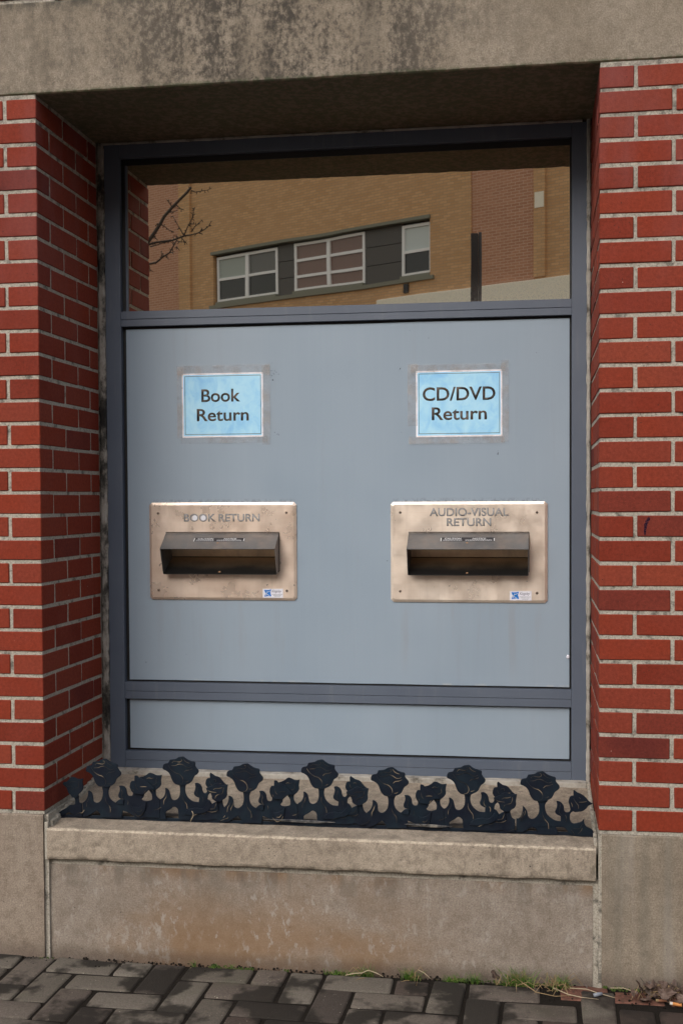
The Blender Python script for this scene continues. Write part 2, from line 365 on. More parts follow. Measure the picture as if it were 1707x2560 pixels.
def steel(name, tint, dark, rough, stain):
    m = MB(name, rough, 0.6, 0.5)
    n = m.noise(7, 4, 0.6); c = m.mix(m.rng(n,0.35,0.68), tint, dark)
    st = m.noise(1, 4, 0.6, m.map(scale=(34,34,3.2))); c = m.mix(m.rng(st,0.45,0.72,0,stain), c, (0.44,0.35,0.28))
    n3 = m.noise(13,5,.62); c = m.mix(m.rng(n3,0.35,0.85,0,0.30), c, (0.50,0.38,0.28))
    br = m.noise(1,4,.7,m.map(scale=(6,6,700))); c = m.mix(m.rng(br,0.4,0.7,0,0.16), c, tuple(min(1,k*1.3) for k in tint))
    m.col(c); m.rough(m.rng(m.noise(18,4), 0.3, 0.7, rough-0.06, rough+0.12))
    m.bump(m.noise(1,3,.7,m.map(scale=(1500,1500,60))), 0.12, 0.0004, m.bump(m.noise(9,2), 0.18, 0.004)); return m.m
M['steel_pink'] = steel('tarnished_steel_pinkish', (0.92,0.77,0.65), (0.76,0.60,0.49), 0.3, 0.28)
M['steel'] = steel('tarnished_steel', (0.98,0.87,0.75), (0.86,0.74,0.62), 0.33, 0.25)
M['hood'] = steel('dull_steel_hood', (0.185,0.19,0.195), (0.14,0.142,0.147), 0.42, 0.12)
M['flap'] = steel('worn_steel_flap', (0.92,0.76,0.58), (0.72,0.57,0.42), 0.45, 0.4)
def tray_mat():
    m = MB('graded_steel_tray', 0.4, 0.85, 0.5)
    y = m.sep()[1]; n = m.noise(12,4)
    c = m.mix(m.rng(m.math('ADD', y, m.math('MULTIPLY', n, 0.05)), 0.50, 0.575), (0.05,0.05,0.05), (0.62,0.48,0.34)); m.col(c); return m.m  # colour runs from near black at the front to tan at the back
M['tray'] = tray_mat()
M['screw'] = plain('screw_steel', (0.22,0.18,0.15), 0.35, 0.9)
M['engrave'] = plain('engraved_grey_fill', (0.27,0.28,0.285), 0.7)
M['engrave_dark'] = plain('painted_shadow_edge', (0.12,0.10,0.085), 0.8)
M['white_dot'] = plain('white_sticker_dot', (0.75,0.76,0.82), 0.5)
M['black_label'] = plain('black_label_film', (0.012,0.013,0.02), 0.35)
M['white_print'] = plain('white_print', (0.58,0.60,0.62), 0.6)
M['label_paper'] = plain('white_label', (0.70,0.71,0.78), 0.35)
M['blue_print'] = plain('blue_print', (0.0,0.155,0.55), 0.4)
M['navy_ink'] = plain('navy_ink', (0.06,0.055,0.11), 0.5)
M['grey_ink'] = plain('grey_ink', (0.30,0.33,0.36), 0.5)
M['hole'] = plain('brass_hole', (0.33,0.20,0.11), 0.6)
M['black_iron'] = None
def iron_mat():
    m = MB('blue_black_painted_iron', 0.5, 0.0, 0.2)
    n = m.noise(16,5,.65); c = m.mix(m.rng(n,0.35,0.7), (0.0035,0.0065,0.0145), (0.006,0.014,0.023))
    n2 = m.noise(70,4,.7); c = m.mix(m.rng(n2,0.58,0.78,0,0.3), c, (0.018,0.023,0.028))
    m.col(c); m.rough(m.rng(m.noise(30,4), 0.3, 0.7, 0.45, 0.7)); m.bump(m.noise(180,3), 0.15, 0.001); return m.m
M['black_iron'] = iron_mat()
def slot_mat():
    m = MB('cut_slot_edge', 0.5, 0.0, 0.5)
    c = m.ramp(m.noise(24,2,.5), [(0.46,(0.0008,0.0008,0.0008)),(0.52,(0.05,0.04,0.028)),(0.64,(0.21,0.165,0.11))]); m.col(c); return m.m
M['slot'] = slot_mat()
def worn_mat():
    m = MB('worn_bare_iron', 0.55, 0.2, 0.5)
    c = m.ramp(m.noise(34,5,.7), [(0.35,(0.02,0.022,0.026)),(0.5,(0.09,0.09,0.09)),(0.62,(0.24,0.22,0.19))]); m.col(c); return m.m
M['worn'] = worn_mat()
def sign_mat():
    m = MB('blue_printed_sheet', 0.32, 0, 0.5)
    a = m.noise(26,5,.62,m.map(scale=(1,1,.8)), dist=0.6); b = m.noise(9,3,.5,m.map(loc=(1.2,0,3.0)))
    z = m.sep()[2]
    k = m.math('ADD', m.math('MULTIPLY', a, 0.8), m.math('MULTIPLY', b, 0.5))
    c = m.ramp(k, [(0.44,(0.25,0.56,0.87)),(0.58,(0.33,0.65,0.91)),(0.68,(0.39,0.71,0.93)),(0.84,(0.47,0.77,0.95))])
    m.col(c); m.b.inputs['Coat Weight'].default_value = 0.2; m.b.inputs['Coat Roughness'].default_value = 0.15; return m.m
M['sign_blue'] = sign_mat()
M['paper'] = plain('white_paper', (0.88,0.86,0.92), 0.4)
M['sign_ink'] = None
def ink_mat():
    m = MB('brown_black_print', 0.35, 0, 0.5)
    c = m.ramp(m.noise(40,3,.5), [(0.44,(0.022,0.018,0.016)),(0.56,(0.085,0.06,0.045))]); m.col(c); return m.m
M['sign_ink'] = ink_mat()
def tape_mat():
    m = MB('clear_packing_tape', 0.3, 0, 0.5); m.col(m.mix(m.rng(m.noise(14,4),.4,.7), (0.46,0.45,0.44), (0.62,0.57,0.53)))
    tr = m.n('ShaderNodeBsdfTransparent'); a = m.n('ShaderNodeMixShader')
    m.L(m.math('ADD', m.rng(m.noise(20,3,.6,m.map(scale=(1,1,1))), 0.35, 0.7, 0.04, 0.20), m.rng(m.noise(110,3,.7), 0.64, 0.74, 0, 0.35)), a.inputs[0]); m.L(tr.outputs[0], a.inputs[1]); m.L(m.b.outputs[0], a.inputs[2]); m.L(a.outputs[0], m.out.inputs[0]); return m.m
M['tape'] = tape_mat()
def paver_mat():
    m = MB('concrete_paver', 0.9, 0, 0.3)
    oi = m.n('ShaderNodeObjectInfo')
    c = m.ramp(oi.outputs['Random'], [(0,(0.130,0.113,0.091)),(0.35,(0.200,0.178,0.146)),(0.65,(0.145,0.120,0.099)),(0.84,(0.075,0.062,0.052)),(1,(0.105,0.073,0.058))])
    c = m.mix(0.7, c, m.ramp(m.noise(210,4,.85),[(0.25,0.4),(0.5,1),(0.78,1.7)]), 'MULTIPLY')
    wsp = m.ramp(m.vor(85), [(0,1),(0.10,1),(0.17,0)])
    c = m.mix(m.math('MULTIPLY', wsp, m.rng(m.noise(40,2),.48,.66,0,.8)), c, (0.50,0.46,0.36))
    gr = m.rng(m.noise(5,3,.6,m.map(loc=(0,3,0))), 0.55, 0.75, 0, 0.4); c = m.mix(gr, c, (0.085,0.095,0.055))
    dk = m.rng(m.noise(6.0,4,.55,m.map(loc=(5.3,1.2,0))), 0.45, 0.55, 0, 0.9); c = m.mix(dk, c, (0.022,0.019,0.015))
    x = m.sep(); rd = m.rng(x[0], 1.25, 1.65, 0, 0.6); c = m.mix(m.math('MULTIPLY',rd,m.rng(m.noise(9,3),.35,.6)), c, (0.055,0.040,0.032))
    m.col(c); m.bump(m.noise(240,5,.85), 1.0, 0.005, m.bump(m.noise(30,4), 0.8, 0.006)); return m.m
M['paver'] = paver_mat()
def redpaver_mat():
    m = MB('old_red_paver', 0.9, 0, 0.3)
    c = m.ramp(m.noise(40,5,.7), [(0.3,(0.05,0.035,0.025)),(0.5,(0.15,0.065,0.045)),(0.7,(0.22,0.12,0.085))]); m.col(c); m.bump(m.noise(90,4,.8), 1.0, 0.004); return m.m
M['paver_red'] = redpaver_mat()
def dirt_mat():
    m = MB('dark_joint_dirt', 0.95, 0, 0.2)
    c = m.ramp(m.noise(160,4,.8), [(0.3,(0.007,0.006,0.005)),(0.6,(0.018,0.014,0.010)),(0.8,(0.05,0.038,0.026))]); m.col(c); m.bump(m.noise(300,4,.8), 1, 0.004); return m.m
M['dirt'] = dirt_mat()
def far_pave():
    m = MB('far_paving', 0.9); b = m.n('ShaderNodeTexBrick'); m.L(m.map(), b.inputs['Vector']); b.inputs['Scale'].default_value = 5.0
    b.inputs['Color1'].default_value = (0.10,0.088,0.075,1); b.inputs['Color2'].default_value = (0.08,0.07,0.06,1); b.inputs['Mortar'].default_value = (0.03,0.027,0.022,1)
    m.col(b.outputs[0]); return m.m
M['pave_far'] = far_pave()
def asphalt():
    m = MB('asphalt', 0.9); m.col(m.ramp(m.noise(90,4,.7), [(0.3,0.03),(0.7,0.055)])); m.bump(m.noise(300,3), 0.5, 0.004); return m.m
M['asphalt'] = asphalt()
M['kerb'] = plain('kerb_concrete', (0.28,0.265,0.24), 0.9)
M['road_paint'] = plain('road_paint', (0.7,0.69,0.64), 0.7)
M['earth'] = plain('distant_ground', (0.10,0.10,0.07), 0.95)
def tanbrick(name, c1, c2, mort, c3):
    m = MB(name, 0.85, 0, 0.3)
    tc = m.n('ShaderNodeTexCoord'); cm = m.n('ShaderNodeSeparateXYZ'); m.L(tc.outputs['Object'], cm.inputs[0])
    cb = m.n('ShaderNodeCombineXYZ'); m.L(cm.outputs[0], cb.inputs[0]); m.L(cm.outputs[2], cb.inputs[1])
    b = m.n('ShaderNodeTexBrick'); m.L(cb.outputs[0], b.inputs['Vector']); b.inputs['Scale'].default_value = 1.0
    b.inputs['Brick Width'].default_value = 0.203; b.inputs['Row Height'].default_value = 0.0677; b.inputs['Mortar Size'].default_value = 0.007; b.inputs['Mortar Smooth'].default_value = 0.1
    b.inputs['Color1'].default_value = (*c1,1); b.inputs['Color2'].default_value = (*c2,1); b.inputs['Mortar'].default_value = (*mort,1); b.inputs['Bias'].default_value = -0.1
    c = m.mix(m.rng(m.noise(0.9,4,.6,tc.outputs['Object']),0.35,0.7,0,0.4), b.outputs[0], c3)
    c = m.mix(m.rng(m.noise(9,4,.7,tc.outputs['Object']),0.55,0.8,0,0.25), c, tuple(k*.6 for k in c1))
    m.col(c); m.bump(b.outputs['Fac'], -0.5, 0.006); return m.m
M['tan'] = tanbrick('tan_brick_facing', (0.56,0.325,0.15), (0.70,0.43,0.215), (0.42,0.29,0.18), (0.56,0.35,0.19))
M['rust_brick'] = tanbrick('russet_brick_facing', (0.44,0.215,0.125), (0.53,0.275,0.165), (0.62,0.43,0.32), (0.50,0.27,0.165))
M['wallred'] = tanbrick('red_brick_facing', (0.25,0.056,0.034), (0.28,0.065,0.04), (0.33,0.30,0.25), (0.27,0.07,0.045))
def lime():
    m = MB('cream_limestone', 0.85); m.col(m.mix(m.rng(m.noise(8,5,.7),.45,.75,0,.5), (0.88,0.83,0.68), (0.78,0.72,0.55))); return m.m
M['lime'] = lime()
M['whitewin'] = plain('white_window_frame', (0.88,0.88,0.86), 0.5)
M['sillpaint'] = plain('greyish_window_sill', (0.22,0.22,0.165), 0.7)
M['pane_dark'] = plain('dark_window_glass', (0.03,0.032,0.032), 0.15)
M['pane_blind'] = plain('pale_blind_behind_glass', (0.36,0.40,0.36), 0.3)
M['pane_mid'] = plain('grey_curtain_behind_glass', (0.14,0.14,0.13), 0.3)
M['pane_white'] = plain('white_blind_behind_glass', (0.60,0.66,0.64), 0.3)
M['pane_red'] = plain('brown_curtain_behind_glass', (0.22,0.14,0.115), 0.3)
M['spandrel'] = plain('dark_infill_panel', (0.085,0.078,0.07), 0.5)
M['dark_metal'] = plain('black_painted_post', (0.012,0.012,0.012), 0.5)
M['grey_metal'] = plain('post_lit_side_grey', (0.055,0.06,0.062), 0.5)
M['bark'] = plain('grey_bark', (0.045,0.038,0.028), 0.9)
M['room'] = plain('dark_room_paint', (0.02,0.018,0.015), 0.9)
def grass_mat():
    m = MB('grass_blades', 0.6); oi = m.noise(60,2); m.col(m.ramp(oi,[(0.35,(0.05,0.13,0.012)),(0.52,(0.10,0.20,0.025)),(0.60,(0.16,0.22,0.05)),(0.68,(0.30,0.23,0.10))])); return m.m
M['grass'] = grass_mat()
M['straw'] = plain('dry_straw', (0.26,0.18,0.09), 0.8)
M['pale_straw'] = plain('pale_dry_stalk', (0.38,0.31,0.205), 0.7)
M['moss'] = plain('moss', (0.05,0.08,0.012), 0.95)
def leaf_mat():
    m = MB('dead_leaf', 0.7); m.col(m.ramp(m.noise(45,3,.6),[(0.3,(0.045,0.028,0.02)),(0.5,(0.095,0.06,0.045)),(0.7,(0.16,0.11,0.085))])); return m.m
M['leaf'] = leaf_mat()
M['pale_leaf'] = plain('pale_dead_leaf', (0.17,0.135,0.115), 0.7)
M['cig_orange'] = plain('cigarette_filter_paper', (0.50,0.20,0.05), 0.7)
M['cig_white'] = plain('cigarette_paper', (0.55,0.52,0.48), 0.8)
M['pebble'] = plain('blue_grey_scrap', (0.20,0.22,0.25), 0.5)

FENCE = {"rose":[[-54.9,6.0],[-52.5,13.7],[-46.3,17.2],[-39.3,18.6],[-35.4,23.3],[-33.0,28.6],[-23.7,30.4],[-14.4,32.2],[-6.7,37.0],[1.1,38.7],[8.8,39.3],[14.9,35.3],[24.1,29.5],[34.9,26.0],[42.6,24.2],[45.3,20.2],[44.8,13.4],[49.4,6.0],[54.7,0.1],[55.0,-6.0],[50.8,-12.1],[43.0,-17.7],[38.4,-26.1],[34.5,-33.8],[26.7,-40.1],[19.0,-43.4],[12.8,-46.9],[1.9,-47.7],[-8.9,-45.8],[-16.6,-43.8],[-23.5,-37.1],[-28.1,-28.2],[-31.9,-17.6],[-38.0,-8.7],[-47.2,-2.9],[-54.2,-0.1]],"rose_cuts":[[[-37.8,12.6],[-30.9,2.1],[-22.5,-5.2],[-13.2,-10.3],[-4.0,-13.0],[3.7,-19.6],[7.5,-27.1],[7.4,-36.2],[2.0,-42.4],[-7.3,-44.2]],[[-28.5,11.3],[-14.6,12.5],[-6.8,16.5],[2.4,16.7],[10.1,13.9],[19.4,8.1],[27.1,7.6],[34.0,10.8]],[[-25.4,19.7],[-20.7,25.2],[-12.9,24.6],[-2.1,23.4],[4.1,27.4],[4.1,31.9],[-0.5,33.3]],[[8.8,33.6],[14.9,26.2],[22.5,21.9],[28.7,20.5]],[[10.0,-7.3],[16.2,-1.8],[27.0,0.0],[36.3,4.1]],[[12.8,-36.0],[19.0,-35.8],[24.5,-31.9]]],"A":{"plate":[[-68.6,-32.5],[-68.2,10.2],[-63.5,14.6],[-57.2,21.2],[-52.5,30.5],[-50.6,39.7],[-51.1,47.3],[-47.7,48.2],[-40.0,43.1],[-36.2,34.1],[-35.5,21.9],[-33.2,15.9],[-27.8,12.3],[-21.6,12.5],[-15.4,15.8],[-9.2,22.8],[-6.0,32.0],[-4.7,44.2],[-6.1,56.3],[-8.9,63.8],[19.0,66.2],[14.3,57.0],[11.9,47.8],[12.6,35.7],[17.1,25.2],[24.8,17.9],[34.0,12.8],[43.2,10.1],[53.2,10.5],[52.6,26.3],[44.9,27.6],[40.3,32.0],[39.6,39.6],[43.5,48.8],[44.3,57.9],[42.1,65.4],[49.8,66.4],[57.5,63.6],[62.8,55.5],[64.3,46.4],[66.5,38.9],[72.6,36.1],[78.8,37.8],[81.1,43.9],[82.0,53.0],[112.6,46.4],[111.8,35.8],[105.6,28.1],[109.4,23.7],[120.1,22.5],[133.1,26.0],[135.5,33.6],[134.0,44.1],[127.2,54.5],[146.3,56.6],[145.5,47.5],[147.7,38.5],[153.8,31.2],[157.0,30.5],[156.6,-27.6],[116.7,-27.5],[104.4,-30.2],[89.1,-28.5],[73.8,-16.9],[52.3,-8.5],[49.1,-31.4],[-9.6,-31.9],[-14.2,-19.9],[-23.4,-11.1],[-34.3,-18.3],[-51.5,-28.8]],"bud":[[88.3,83.5],[89.2,98.6],[92.3,100.5],[97.6,98.9],[102.2,93.7],[112.9,89.5],[123.6,84.5],[134.2,74.3],[143.3,65.5],[145.6,59.6],[140.2,58.6],[129.5,57.6],[121.8,51.3],[112.6,43.4],[101.9,44.6],[89.6,45.7],[82.0,50.0],[77.4,58.9],[75.2,66.4],[76.8,77.1],[81.4,84.0]],"bud_back":[[100.7,93.7],[109.9,96.2],[119.1,101.0],[126.8,107.3],[132.9,108.7],[140.5,106.2],[148.1,102.6],[155.8,102.1],[164.9,103.6],[163.4,96.3],[161.8,85.7],[162.5,75.2],[157.1,66.0],[147.8,58.1],[143.2,53.5],[134.1,53.2],[126.5,59.0],[121.9,67.9],[112.8,81.2]],"leaf":[[32.5,15.1],[41.8,24.5],[49.5,27.0],[57.2,25.0],[55.5,9.8],[43.2,10.9]],"leaf_low":[[80.1,10.6],[89.3,4.8],[98.5,5.2],[109.3,10.1],[120.1,21.0],[118.5,5.8],[115.3,-7.9],[107.6,-18.7],[99.9,-22.8],[92.2,-20.0],[86.1,-11.9],[82.4,-1.4]],"cuts":[[[-44.0,30.8],[-46.4,23.1],[-51.1,15.4],[-52.7,2.4]],[[5.6,33.9],[7.1,23.3],[12.4,12.9],[18.5,5.5],[20.7,-5.0],[19.6,-12.7]],[[52.0,58.1],[54.3,49.1],[51.9,40.0],[54.9,31.0],[58.7,27.3]],[[69.5,25.4],[71.0,19.4],[69.4,13.3]],[[91.4,77.5],[93.6,65.5],[98.9,59.6]],[[123.6,92.1],[129.8,95.3],[137.4,93.3],[143.5,95.7]],[[152.7,97.5],[149.6,88.3],[150.3,79.3],[140.3,73.7]],[[105.1,67.4],[114.3,68.4],[123.5,67.9]],[[85.1,59.2],[85.8,53.2]],[[115.7,48.1],[120.3,55.8]],[[138.7,56.3],[141.7,57.2]],[[83.1,-9.0],[90.7,-16.3],[98.3,-21.3],[109.1,-15.7],[115.3,-4.9]],[[95.4,-7.1],[104.6,-7.5],[110.8,1.0]],[[142.9,-0.9],[153.6,1.7],[164.3,8.9]],[[-65.3,-15.6],[-59.0,-7.8]]]},"B":{"plate":[[-67.1,-27.6],[-66.8,30.5],[-57.6,37.6],[-51.4,46.8],[-49.0,57.5],[-49.7,67.2],[-43.7,65.9],[-37.6,59.3],[-33.9,47.4],[-31.7,38.4],[-27.1,32.6],[-19.5,32.1],[-11.9,36.1],[-5.8,45.3],[-3.9,57.4],[-4.4,72.4],[-7.8,82.5],[18.7,85.1],[13.4,76.0],[11.8,63.9],[14.0,51.9],[20.0,41.6],[29.0,33.6],[38.1,29.4],[53.2,28.4],[54.8,41.2],[48.7,43.3],[41.2,48.3],[39.0,55.7],[42.1,64.8],[43.6,75.4],[41.4,84.3],[49.0,86.1],[58.0,81.8],[63.2,73.0],[64.7,64.1],[68.4,56.7],[74.5,56.1],[79.0,61.5],[80.6,66.8],[91.1,58.9],[82.0,49.6],[80.4,37.6],[86.4,34.8],[91.7,27.4],[93.1,23.7],[109.0,32.5],[110.5,37.0],[125.5,39.0],[126.2,28.6],[129.9,16.7],[135.9,10.9],[139.1,11.0],[138.9,-26.4],[117.7,-27.1],[102.7,-21.7],[87.6,-25.2],[-7.7,-27.0],[-9.9,-7.5],[-10.6,3.0],[-16.6,10.3],[-24.2,11.6],[-34.9,3.7],[-48.7,-5.8],[-47.3,-26.9]],"bud_back":[[89.0,102.3],[88.3,114.2],[91.4,118.3],[97.4,114.5],[104.8,109.5],[116.9,106.1],[125.8,97.4],[133.3,88.6],[140.8,83.6],[125.7,80.9],[109.2,81.9],[95.7,75.5],[83.6,73.6],[78.4,78.0],[75.4,85.4],[76.9,94.4],[80.7,101.3]],"bud":[[78.8,73.5],[88.1,77.5],[97.2,80.8],[103.2,86.2],[110.8,88.7],[118.3,87.4],[127.3,84.0],[136.3,84.5],[145.0,85.7],[143.7,77.0],[141.9,65.0],[142.4,54.5],[137.6,45.4],[130.1,40.7],[124.0,35.2],[112.0,33.3],[103.0,37.5],[97.0,42.6],[95.5,50.0],[92.6,57.4],[86.6,61.7],[80.6,66.0]],"leaf":[[9.1,-9.9],[16.7,2.4],[28.9,9.6],[47.1,12.4],[62.2,10.0],[72.8,17.8],[80.4,28.6],[83.4,36.2],[89.4,31.9],[93.1,23.0],[89.3,12.4],[80.2,1.6],[65.1,-3.5],[50.0,-6.2],[34.8,-11.3]],"leaf_low":[[84.8,4.7],[93.1,23.7],[109.0,32.5],[112.0,26.6],[114.1,10.2],[107.3,4.0],[95.3,2.8]],"cuts":[[[-42.2,53.2],[-43.8,42.6],[-50.0,33.3],[-51.6,21.2]],[[5.7,54.7],[6.3,42.7],[12.4,32.3],[19.1,23.5],[21.3,10.1]],[[54.2,75.7],[52.6,65.2],[50.3,57.6],[53.3,50.2],[57.1,47.3]],[[66.1,47.6],[69.9,41.7],[69.1,32.7]],[[89.7,96.3],[92.0,87.4],[97.2,83.0]],[[100.3,99.6],[107.8,100.6],[109.3,93.9]],[[101.6,69.7],[107.7,73.6],[118.2,74.0],[127.2,76.5]],[[132.5,76.6],[130.9,66.1],[127.1,58.5],[115.1,55.2],[108.3,50.4],[106.0,41.4]],[[82.1,69.1],[92.6,63.4],[110.6,61.8]],[[119.8,88.2],[125.8,88.4]],[[34.8,-12.0],[43.9,-7.2],[51.5,-4.7]],[[64.3,-4.2],[71.1,-4.0],[78.0,-0.0]],[[110.5,31.1],[107.4,22.0],[102.9,12.8],[90.8,11.7]],[[163.0,35.8],[158.5,23.7],[153.9,14.5],[153.9,8.6]],[[122.3,-22.5],[132.8,-17.6],[143.3,-14.3],[146.3,-9.7]],[[83.2,3.9],[96.8,2.9],[108.9,5.5],[114.1,10.2]]]},"L":{"plate":[[1.1,-33.5],[4.5,-25.6],[17.6,-14.3],[33.9,-4.4],[45.4,3.7],[58.3,5.7],[62.4,10.5],[61.7,22.9],[56.2,30.5],[74.0,32.6],[73.8,20.2],[76.1,12.5],[84.5,10.5],[84.0,-30.7],[65.9,-29.7],[54.7,-23.9],[46.7,-19.5],[40.2,-18.2],[30.4,-24.7],[10.9,-32.4],[4.4,-35.7]],"bud":[[26.0,69.9],[29.3,74.7],[38.2,76.5],[46.4,84.5],[52.9,90.9],[62.6,90.4],[72.2,86.8],[81.9,85.5],[91.6,88.1],[89.0,78.0],[90.5,67.2],[90.4,56.4],[84.6,46.9],[76.5,39.7],[73.1,31.0],[57.0,29.0],[50.6,36.5],[44.2,41.0],[41.9,47.1],[38.0,57.9],[33.2,62.4],[27.6,66.8]],"cuts":[[[29.2,70.0],[36.5,66.3],[42.9,62.7],[57.4,63.1]],[[48.7,72.1],[53.6,77.7],[64.0,77.3],[68.9,78.9]],[[79.4,79.3],[76.9,71.4],[75.9,60.6],[58.9,55.4],[52.4,45.9]],[[58.7,33.7],[67.6,37.8]],[[67.6,-21.9],[77.4,-16.9],[87.1,-15.8],[93.6,-9.4]]]},"R":{"plate":[[-66.4,-29.6],[-66.4,10.8],[-62.0,9.5],[-54.8,14.9],[-50.5,26.8],[-48.3,38.6],[-48.3,46.7],[-41.8,41.0],[-36.0,31.7],[-33.9,20.0],[-28.8,12.1],[-20.2,10.2],[-11.5,14.9],[-4.3,25.4],[-2.2,35.8],[-2.9,50.4],[-7.2,62.0],[23.0,64.4],[17.2,56.9],[14.4,48.0],[16.5,33.4],[21.6,23.4],[31.6,14.2],[43.1,8.0],[58.1,5.6],[58.1,19.5],[50.2,23.6],[44.5,27.8],[42.8,34.3],[47.4,44.7],[48.1,55.0],[45.9,63.7],[53.1,63.2],[61.7,58.3],[67.4,48.3],[68.1,38.1],[73.1,32.4],[83.1,34.2],[86.0,44.5],[97.4,37.6],[88.8,33.0],[84.6,25.5],[84.6,13.8],[87.4,5.2],[94.6,1.0],[106.0,2.9],[117.4,7.7],[124.5,16.7],[124.5,3.5],[130.2,-6.5],[140.2,-10.5],[147.3,-16.1],[150.8,-23.2],[150.9,-38.5],[106.0,-35.1],[91.7,-32.7],[80.3,-24.3],[71.7,-14.4],[63.1,-11.0],[44.5,-11.7],[47.4,-15.2],[53.1,-34.1],[-5.8,-34.7],[-8.7,-21.6],[-18.7,-14.7],[-33.2,-19.6],[-49.0,-29.7]],"bud":[[93.8,82.7],[93.8,97.3],[97.3,98.1],[104.5,92.5],[115.9,87.8],[127.3,79.4],[137.2,68.1],[148.6,61.2],[141.5,58.0],[134.4,54.1],[128.7,46.0],[118.8,39.1],[108.8,37.3],[97.4,36.2],[86.0,43.1],[83.1,54.7],[80.2,63.3],[81.7,73.6],[85.9,81.0]],"cuts":[[[-41.1,35.9],[-42.5,25.6],[-49.0,15.1],[-50.5,4.8]],[[6.5,34.6],[9.3,21.5],[15.8,10.0],[23.0,1.5],[24.4,-14.6]],[[56.7,56.7],[56.0,46.5],[53.8,36.2],[57.4,29.0],[61.7,25.5]],[[70.3,27.9],[74.6,19.3],[73.1,7.6]],[[87.4,63.5],[89.5,57.8],[91.0,51.3]],[[93.8,75.4],[98.8,66.8],[103.1,61.1],[107.4,55.4],[108.1,46.7]],[[108.8,78.8],[114.5,74.6]],[[109.5,65.0],[120.2,65.3],[130.8,67.9]],[[87.4,-14.6],[93.2,-22.4],[97.4,-28.1]],[[93.2,-10.7],[103.1,-11.1],[111.7,-10.0],[118.8,3.3]],[[107.4,-25.5],[114.6,-17.2],[118.8,-8.3]]]},"anchors":[[155.2,110.1],[393.9,122.8],[589.7,108.1],[813.4,125.1],[1019.5,109.0],[1239.9,121.3],[1449.3,109.0]]}
TWIGS = {"limb":[[-2.52,3.626],[-2.462,3.695],[-2.403,3.787],[-2.354,3.864],[-2.271,3.962],[-2.188,4.037],[-2.114,4.105],[-2.065,4.157]],"t1":[[-2.065,4.126],[-2.025,4.109],[-1.96,4.114],[-1.895,4.119],[-1.846,4.14]],"t2":[[-2.271,3.962],[-2.303,4.011],[-2.335,4.051]],"t3":[[-2.23,3.984],[-2.181,3.943],[-2.14,3.926]],"t4":[[-2.304,3.909],[-2.255,3.915],[-2.214,3.929]],"t5":[[-2.387,3.786],[-2.338,3.753],[-2.298,3.72],[-2.249,3.703]],"t6":[[-2.47,3.679],[-2.446,3.647],[-2.426,3.623]],"t7":[[-2.42,3.788],[-2.432,3.804]],"b1":[[-2.521,3.587],[-2.438,3.603],[-2.356,3.616],[-2.274,3.621],[-2.208,3.638],[-2.143,3.66],[-2.069,3.665],[-1.996,3.686],[-1.923,3.722],[-1.882,3.752],[-1.861,3.798]],"b2":[[-2.143,3.66],[-2.175,3.716],[-2.223,3.796],[-2.263,3.868]],"b3":[[-2.143,3.667],[-2.109,3.745],[-2.068,3.813],[-2.043,3.867],[-2.023,3.882]],"b4":[[-2.069,3.696],[-2.028,3.749],[-1.987,3.787],[-1.954,3.817]],"b5":[[-2.523,3.382],[-2.449,3.395],[-2.374,3.448],[-2.3,3.492],[-2.258,3.554],[-2.225,3.616]],"b6":[[-2.3,3.492],[-2.242,3.498]],"b7":[[-2.374,3.448],[-2.382,3.48],[-2.398,3.512]],"b8":[[-2.225,3.616],[-2.176,3.598],[-2.135,3.604]],"b9":[[-2.513,3.563],[-2.439,3.576],[-2.373,3.597],[-2.29,3.61],[-2.258,3.585]],"b10":[[-2.051,3.852],[-2.039,3.914],[-2.026,3.953]],"b11":[[-2.076,3.782],[-2.028,3.773]],"b12":[[-2.226,3.553],[-2.193,3.512]],"b13":[[-1.996,3.686],[-1.947,3.668]],"b14":[[-2.341,3.462],[-2.309,3.422]],"b15":[[-2.519,3.366],[-2.507,3.318],[-2.474,3.298]],"b16":[[-2.168,3.637],[-2.111,3.572]],"b17":[[-1.959,3.715],[-1.963,3.739]],"b18":[[-2.225,3.639],[-2.224,3.678]]}
# ------------------------------------------------------------------ setting: ground, street
W = 1.609; P = 0.0677; GZ = -0.4325; D = 0.48; JH = 0.0053
def struct(name, *a, **k):
    o = box(name, *a, **k); o['kind'] = 'structure'; return o
g = struct('ground', -300,300,-300,60,-0.80,-0.70, M['earth'])
st = struct('street', -60,60,-15.5,-5.2,-0.75,-0.585, M['asphalt'])
pv = struct('pavement', -60,60,-5.08,0.9,-0.80,-0.470, M['pave_far'])
fpv = struct('far_pavement', -60,60,-60,-15.65,-0.80,-0.47, M['pave_far'])
bm = bmesh.new()
for i in range(60): bbox(bm, -59+i*1.0,-59+i*1.0+0.992+0, -5.2,-5.08,-0.75,-0.455, 0.012)
kb = from_bm('kerb', bm, M['kerb'], pv)
bm = bmesh.new()
for i in range(60): bbox(bm, -59+i*1.0,-59+i*1.0+0.992, -15.65,-15.5,-0.75,-0.455, 0.012)
from_bm('kerb', bm, M['kerb'], fpv)
bm = bmesh.new()
for i in range(24): bbox(bm, -36+i*3.0,-36+i*3.0+1.5,-10.35,-10.25,-0.585,-0.581)
from_bm('painted_marking', bm, M['road_paint'], st)

